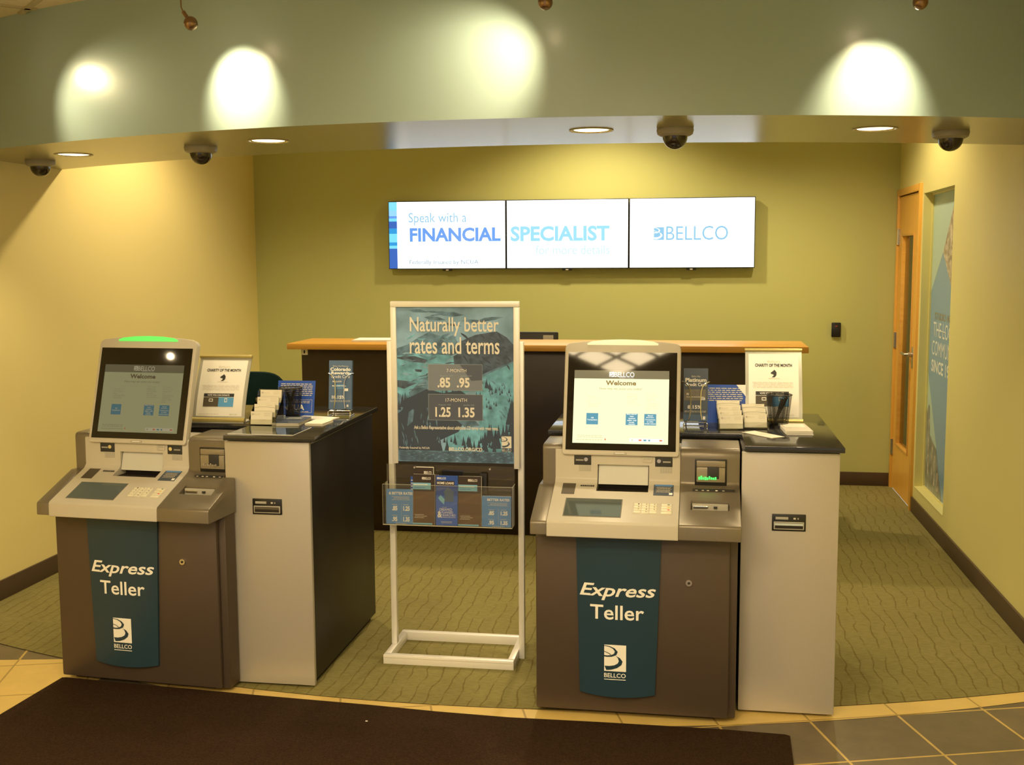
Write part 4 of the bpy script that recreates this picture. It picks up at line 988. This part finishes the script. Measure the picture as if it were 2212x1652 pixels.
def blue_sign(x, y, label, w, h, rz, ncua, corner=False):
    t = thing('insurance_sign', label, 'sign', (x, y, CZ), rz, None)
    X = Matrix.Rotation(R(-14), 4, 'X'); s = MB(); s.box(0, w, 0, .003, 0, h, M['blue'], 0, X)
    p = Panel(s, X @ Vector((0, -.0001, 0)), (1, 0, 0), X.to_3x3() @ Vector((0, 0, 1)), w, h, .0003)
    p.lines(.06, .95, .56, .93, 7, M['ink_lt'], 2, .42, .03)
    p.frame(.38 if not ncua else .10, .94, .10, .47, .0012, M['ink_lt'], 2)
    p.lines(.14 if ncua else .42, .90, .36, .44, 2, M['ink_lt'], 2, .45, .05)
    if ncua: p.text('NCUA', .16, .74, .17, .33, M['white'], .03); p.lines(.16, .86, .115, .145, 1, M['ink_lt'], 2, .5, .02)
    else: p.lines(.42, .90, .13, .33, 4, M['ink_lt'], 2, .4, .05)
    if corner: p.poly([(.80, 1), (1, .70), (1, 1)], M['paper'], 3)
    s.build('printed_face', t, smooth=0)
    e = MB(); e.add([(w * .3, .003, .0), (w * .7, .003, .0), (w * .5, .075, .0), (w * .5, .003 + h * .6 * math.sin(R(14)), h * .6)], [(0, 1, 2), (0, 2, 3), (1, 3, 2)], M['blue']); e.build('easel', t, smooth=0)
blue_sign(-1.742, 4.530, 'blue insurance sign standing behind the pen cup on the left counter', .165, .152, R(0), True)
blue_sign(.030, 4.545, 'blue insurance sign standing behind the business cards on the right counter', .185, .155, R(0), False, True)

def wire_holder(x, y, rz, label, blabel, fill, m, w=.098, h=.215):
    t = thing('wire_brochure_holder', label, 'brochure holder', (x, y, CZ), rz)
    X = Matrix.Rotation(R(-7), 4, 'X')
    def P(u, v, d): return X @ Vector((u, d, v))
    z0 = .022; r = .0024
    b = MB()
    for s in (-1, 1):
        c = w / 2
        pts = [P(c + s * .052, .158, .012), P(c + s * .050, .158, -.006), P(c + s * .038, .152, -.012), P(c + s * .026, .138, -.012), P(c + s * .020, .12, -.012), P(c + s * .019, .08, -.012), P(c + s * .0195, .04, -.012), P(c + s * .024, .012, -.010), P(c + s * .03, .006, -.002), P(c + s * .034, .004, .02)]
        b.tube([Vector((p.x, p.y, p.z + z0)) for p in pts], r, M['chrome'])
    b.build('front_wire', t)
    f = MB(); f.tube([(.002, -.020, .004), (.002, -.018, .018), (.006, -.004, .022), (w - .006, -.004, .022), (w - .002, -.018, .018), (w - .002, -.020, .004)], r, M['chrome'])
    f.tube([(.002, -.020, .0022), (.002, .05, .0022), (w - .002, .05, .0022), (w - .002, -.020, .0022)], r, M['chrome'])
    f.tube([(.010, .05, .0022), (.010, .035, .03), (.012, .06, .17), (w - .012, .06, .17), (w - .010, .035, .03), (w - .010, .05, .0022)], r, M['chrome'])
    f.tube([(.006, .034, .024), (w - .006, .034, .024)], r, M['chrome'])
    f.tube([(.006, -.004, .022), (.006, .034, .024)], r, M['chrome']); f.tube([(w - .006, -.004, .022), (w - .006, .034, .024)], r, M['chrome'])
    f.build('wire_frame', t)
    br = brochure(0, w, h, 0, blabel, fill, z0=0, m=m, th=.018, lean=7, group=None, edge=m)
    br.location = (x, y, CZ + .0272); br.rotation_euler = (0, 0, rz)
def f_col(p):
    W_ = M['white']; p.text('Bellco Visa Platinum', .17, .84, .870, .900, M['ink_lt'], 0); p.text('Colorado', .06, .94, .785, .855, W_, .03); p.text('Rewards', .10, .90, .715, .775, W_, .03); p.text('Credit Card', .10, .90, .64, .70, W_, .0)
    p.rect(.10, .84, .36, .60, M['steelblue'], 1); p.text('BELLCO', .16, .55, .555, .585, W_, .02); p.lines(.10, .8, .42, .52, 3, M['blue_ink'], 3, .45, .2); p.lines(.13, .8, .46, .50, 1, W_, 3, .5, .1); p.rect(.64, .84, .375, .43, M['paper'], 3)
    p.text('10.15%', .14, .70, .215, .285, W_, .03); p.lines(.05, .95, .15, .19, 2, M['ink_lt'], 2, .35, .03); p.logo(.78, .86, .05, .10, W_, M['steelblue'], 2)
def f_plat(p):
    W_ = M['white']; p.text('Bellco Visa', .33, .68, .83, .865, M['ink_lt'], 0); p.text('Platinum', .07, .93, .74, .815, W_, .03); p.text('Credit Card', .07, .93, .66, .725, W_, .02)
    p.rect(.03, .90, .39, .60, M['card_sheen'], 1); p.rect(.12, .22, .49, .53, M['ink_lt'], 2); p.lines(.08, .85, .44, .47, 1, M['ink_lt'], 2, .5, .05); p.rect(.68, .88, .40, .445, W_, 2); p.text('VISA', .71, .85, .41, .435, M['blue'], .02, k=3)
    p.text('8.15%', .17, .74, .23, .30, W_, .03); p.lines(.03, .95, .16, .20, 2, M['ink_lt'], 2, .35, .03); p.rect(0, 1, 0, .12, M['steelblue'], 1); p.rect(.80, .90, .03, .09, W_, 2)
M['card_sheen'] = mat('pewter_card_print', (.17, .15, .12), .3, noise=.25, nscale=40)
wire_holder(-1.520, 4.560, R(2), 'wire brochure holder at the right rear of the left counter', 'slate blue rewards card brochures in the wire holder on the left counter', f_col, 'steelblue', .100, .208)
wire_holder(-.030, 4.400, R(0), 'wire brochure holder on the right counter beside the teller screen', 'charcoal platinum card brochures in the wire holder on the right counter', f_plat, 'greyblue', .094, .205)

def pen_cup(x, y, label, r0=.036, r1=.049, h=.128):
    t = thing('pen_cup', label, 'pen cup', (x, y, CZ))
    seg, rows = 64, 42; bm = bmesh.new(); vv = []
    for j in range(rows + 1):
        f = j / rows; rr_ = r0 + (r1 - r0) * f
        vv.append([bm.verts.new((rr_ * math.cos(2 * math.pi * i / seg), rr_ * math.sin(2 * math.pi * i / seg), .004 + (h - .006) * f)) for i in range(seg)])
    for j in range(rows):
        for i in range(seg): bm.faces.new((vv[j][i], vv[j][(i + 1) % seg], vv[j + 1][(i + 1) % seg], vv[j + 1][i]))
    bmesh.ops.wireframe(bm, faces=bm.faces[:], thickness=.0016, use_replace=True, use_even_offset=False)
    MB().addbm(bm, M['black']).build('mesh_wall', t, smooth=0)
    rm = MB(); rm.tube([(r1 * math.cos(R(a)), r1 * math.sin(R(a)), h) for a in range(0, 361, 10)], .0022, M['black'], 8); rm.build('rim', t)
    bs = MB(); bs.lathe([(0, 0), (r0 + .001, 0), (r0 + .001, .010), (r0 - .001, .010), (r0 - .001, .003), (0, .003)], M['black']); bs.build('base', t)
    return t
def pen(base, tip, label, m='black', group=None):
    a = Vector(base); b = Vector(tip); d = (b - a); L = d.length; d.normalize()
    t = thing('pen', label, 'pen', base, 0, group); q_ = d.to_track_quat('Z', 'Y').to_matrix().to_4x4()
    o = MB(); o.lathe([(0, 0), (.0012, .001), (.0045, .016), (.0048, L * .62), (0, L * .62)], M['pen_clear'], seg=12, X=q_); o.build('barrel', t)
    c = MB(); c.lathe([(0, L * .60), (.0062, L * .60), (.0062, L * .97), (.004, L), (0, L)], M[m], seg=12, X=q_); c.box(.005, .0075, -.002, .002, L * .66, L * .97, M[m], 0, q_); c.build('cap', t)
M['pen_clear'] = mat('smoky_pen_barrel', (.10, .085, .065), .2)
pen_cup(-1.655, 4.475, 'black mesh pen cup on the left counter in front of the blue sign')
for a, b, l in (((-1.672, 4.475, .9945), (-1.636, 4.465, 1.108), 'black pen leaning right inside the left pen cup'), ((-1.645, 4.482, .9945), (-1.668, 4.47, 1.100), 'black pen leaning left inside the left pen cup')):
    pen(a, b, l)
pen_cup(.337, 4.455, 'black mesh pen cup on the right counter before the charity sign')
for a, b, l in (((.316, 4.445, .9945), (.362, 4.444, 1.105), 'front black capped pen slanting in the right pen cup'), ((.318, 4.462, .9945), (.367, 4.462, 1.108), 'rear black capped pen slanting in the right pen cup'), ((.322, 4.475, .9945), (.352, 4.478, 1.098), 'farthest black capped pen against the back of the right pen cup')):
    pen(a, b, l)

# business card holders: stepped clear pockets, each with its own stack of cards
def card_holder(x, y, rz, label, tiers, w=.090, step=.026, rise=.026, z=0):
    t = thing('card_holder', label, 'card holder', (x, y, CZ + z), rz)
    b = MB(); n = len(tiers); D = n * step + .012
    b.box(-.003, w + .003, -.004, D, 0, .003, M['acrylic'])
    for i in range(n):
        z0 = .006 + i * rise
        b.box(-.003, w + .003, i * step - .004, i * step - .002, .003, z0 + .020, M['acrylic'])
    prof = [(-.004, .003), (-.004, .026), (D, .006 + (n - 1) * rise + .046), (D, .003)]
    for xx in (-.005, w + .003): b.prism(prof, xx, xx + .002, M['acrylic'], 'x')
    b.box(-.003, w + .003, D, D + .002, 0, .006 + (n - 1) * rise + .05, M['acrylic'])
    b.build('clear_pockets', t, smooth=0)
    c, s = math.cos(rz), math.sin(rz)
    for i, (clab, dx, cw, band) in enumerate(tiers):
        z0 = .006 + i * rise; yy = i * step + .001
        cs = thing('business_cards', clab, 'business cards', (x + c * dx - s * yy, y + s * dx + c * yy, CZ + z + z0), rz, 'business cards in the stepped clear holders')
        X = Matrix.Rotation(R(-9), 4, 'X')
        k = MB(); k.box(0, cw, 0, .006, 0, .052, M['paper_y'], 0, X)
        p = Panel(k, X @ Vector((0, -.0001, 0)), (1, 0, 0), X.to_3x3() @ Vector((0, 0, 1)), cw, .052, .0002)
        if band:
            p.poly([(0, .72), (.25, .79), (.6, .80), (1, .74), (1, .70), (.6, .77), (.25, .76), (0, .69)], M['ink_grey'], 1); p.lines(.6, .9, .86, .93, 1, M['ink_lt'], 1, .5, .05)
        else:
            p.logo(.06, .13, .70, .84, M['ink_grey'], M['paper_y'], 1); p.text('BELLCO', .15, .44, .71, .83, M['ink_lt'], .0, k=1); p.lines(.62, .92, .62, .90, 3, M['ink_lt'], 1, .3, .05); p.lines(.3, .75, .30, .38, 1, M['ink_lt'], 1, .4, .05); p.rect(.02, .98, .985, 1, M['ink_lt'], 1)
        k.build('cards', cs, smooth=0)
card_holder(-1.741, 4.243, R(1.5), 'tiered clear card holder on the left counter', [
    ('cream business cards in the lowest front pocket on the left counter', .0, .088, False),
    ('cream business cards with dark curve in the second pocket up on the left counter', .006, .086, True),
    ('cream business cards in the third pocket up on the left counter', .010, .088, False),
    ('cream business cards in the topmost rear pocket on the left counter', .014, .088, False)], w=.102)
card_holder(.107, 4.352, R(6), 'tiered clear card holder on the right counter, the left of two', [
    ('cream business cards in the front pocket of the left holder on the right counter', .003, .088, False),
    ('cream business cards in the second pocket of the left holder on the right counter', .001, .088, False),
    ('cream business cards in the third pocket of the left holder on the right counter', -.001, .088, False),
    ('cards with dark curve in the topmost pocket of the left holder on the right counter', -.002, .088, True)], w=.089, step=.020, rise=.0165)
card_holder(.202, 4.385, R(6), 'tiered clear card holder on the right counter, left of the pen cup', [
    ('cream business cards in the front pocket of the holder left of the pen cup', .002, .086, False),
    ('cards with dark curve in the middle pocket of the holder left of the pen cup', .0, .086, True),
    ('plain cards in the rear pocket of the holder left of the pen cup', -.002, .086, True)], w=.088, step=.022, rise=.016, z=.002)

def stack(x, y, rz, w, d, n, label, top, m='paper', cat='booklet', name='booklet_stack', th=.0016, fill=None):
    s = MB(); rr = random.Random(int(abs(x) * 1000))
    for i in range(n):
        jx, jy = rr.uniform(-.002, .002), rr.uniform(-.002, .002)
        s.box(jx, w + jx, jy, d + jy, i * th, i * th + th * .85, M[m])
    h = n * th; s.box(0, w, 0, d, h, h + .0006, M[top])
    p = Panel(s, (0, 0, h + .0007), (1, 0, 0), (0, 1, 0), w, d, .0003)
    if fill: fill(p)
    return tag(s.build(name, loc=(x, y, CZ + .0003), rz=rz, smooth=0), label, cat)
stack(-1.652, 4.245, R(4), .110, .19, 7, 'stack of grey booklets lying before the left pen cup', 'greyblue', 'ink_lt', fill=lambda p: (p.lines(.2, .8, .62, .85, 3, M['white'], 1, .4, .1)))
stack(-1.634, 4.455, R(-12), .17, .075, 2, 'white slips lying right of the left pen cup', 'paper', cat='paper', name='paper_slips')
stack(-1.522, 4.268, R(-3), .075, .115, 6, 'small white notepad lying near the right edge of the left counter', 'paper_y', 'paper_y', cat='notepad', name='notepad')
M['laminate'] = mat('laminated_dark_sheet', (.050, .062, .060), .07, noise=.4, nscale=30)
stack(-1.745, 4.018, R(-1), .262, .205, 1, 'glossy dark laminated sheet lying at the front edge of the left counter', 'laminate', 'paper', cat='sheet', name='laminated_sheet', fill=lambda p: p.rect(0, 1, 0, .03, M['paper'], 1))
t_ = stack(.292, 4.170, R(38), .062, .165, 1, 'single cream card lying slanted at the front of the right counter', 'paper_y', 'paper_y', cat='card', name='loose_card', fill=lambda p: p.lines(.2, .8, .4, .6, 3, M['ink_lt'], 1, .3, .1))
stack(.352, 4.262, R(4), .098, .20, 9, 'thick stack of grey topped booklets right of the right pen cup', 'ink_lt', 'paper', fill=lambda p: (p.rect(.1, .9, .5, .95, M['paper_y'], 1), p.lines(.3, .8, .30, .45, 2, M['white'], 1, .5, .1)))

# ------------------------------------------------------------------ floor mat
mt = MB(); top = [(-2.448, 3.970), (-2.43, 3.975), (-2.15, 3.950), (-1.874, 3.931), (-1.60, 3.908), (-1.16, 3.880), (-.90, 3.856), (-.632, 3.842), (-.30, 3.848), (.121, 3.848), (.335, 3.836), (.350, 3.826)]
mt.prism([(-2.52, 2.2), (.30, 2.2)] + top[::-1] + [(-2.471, 3.60)], .0015, .010, M['mat'], 'z', .002)
tag(mt.build('floor_mat', smooth=30), 'large dark brown entrance mat across the bottom of the view', 'mat')
cb = MB(); cb.box(-.004, .004, -.003, .003, 0, .002, M['paper_y'], .0006); tag(cb.build('paper_crumb', loc=(-1.13, 3.73, .0105)), 'tiny pale crumb of paper lying on the brown mat', 'litter')
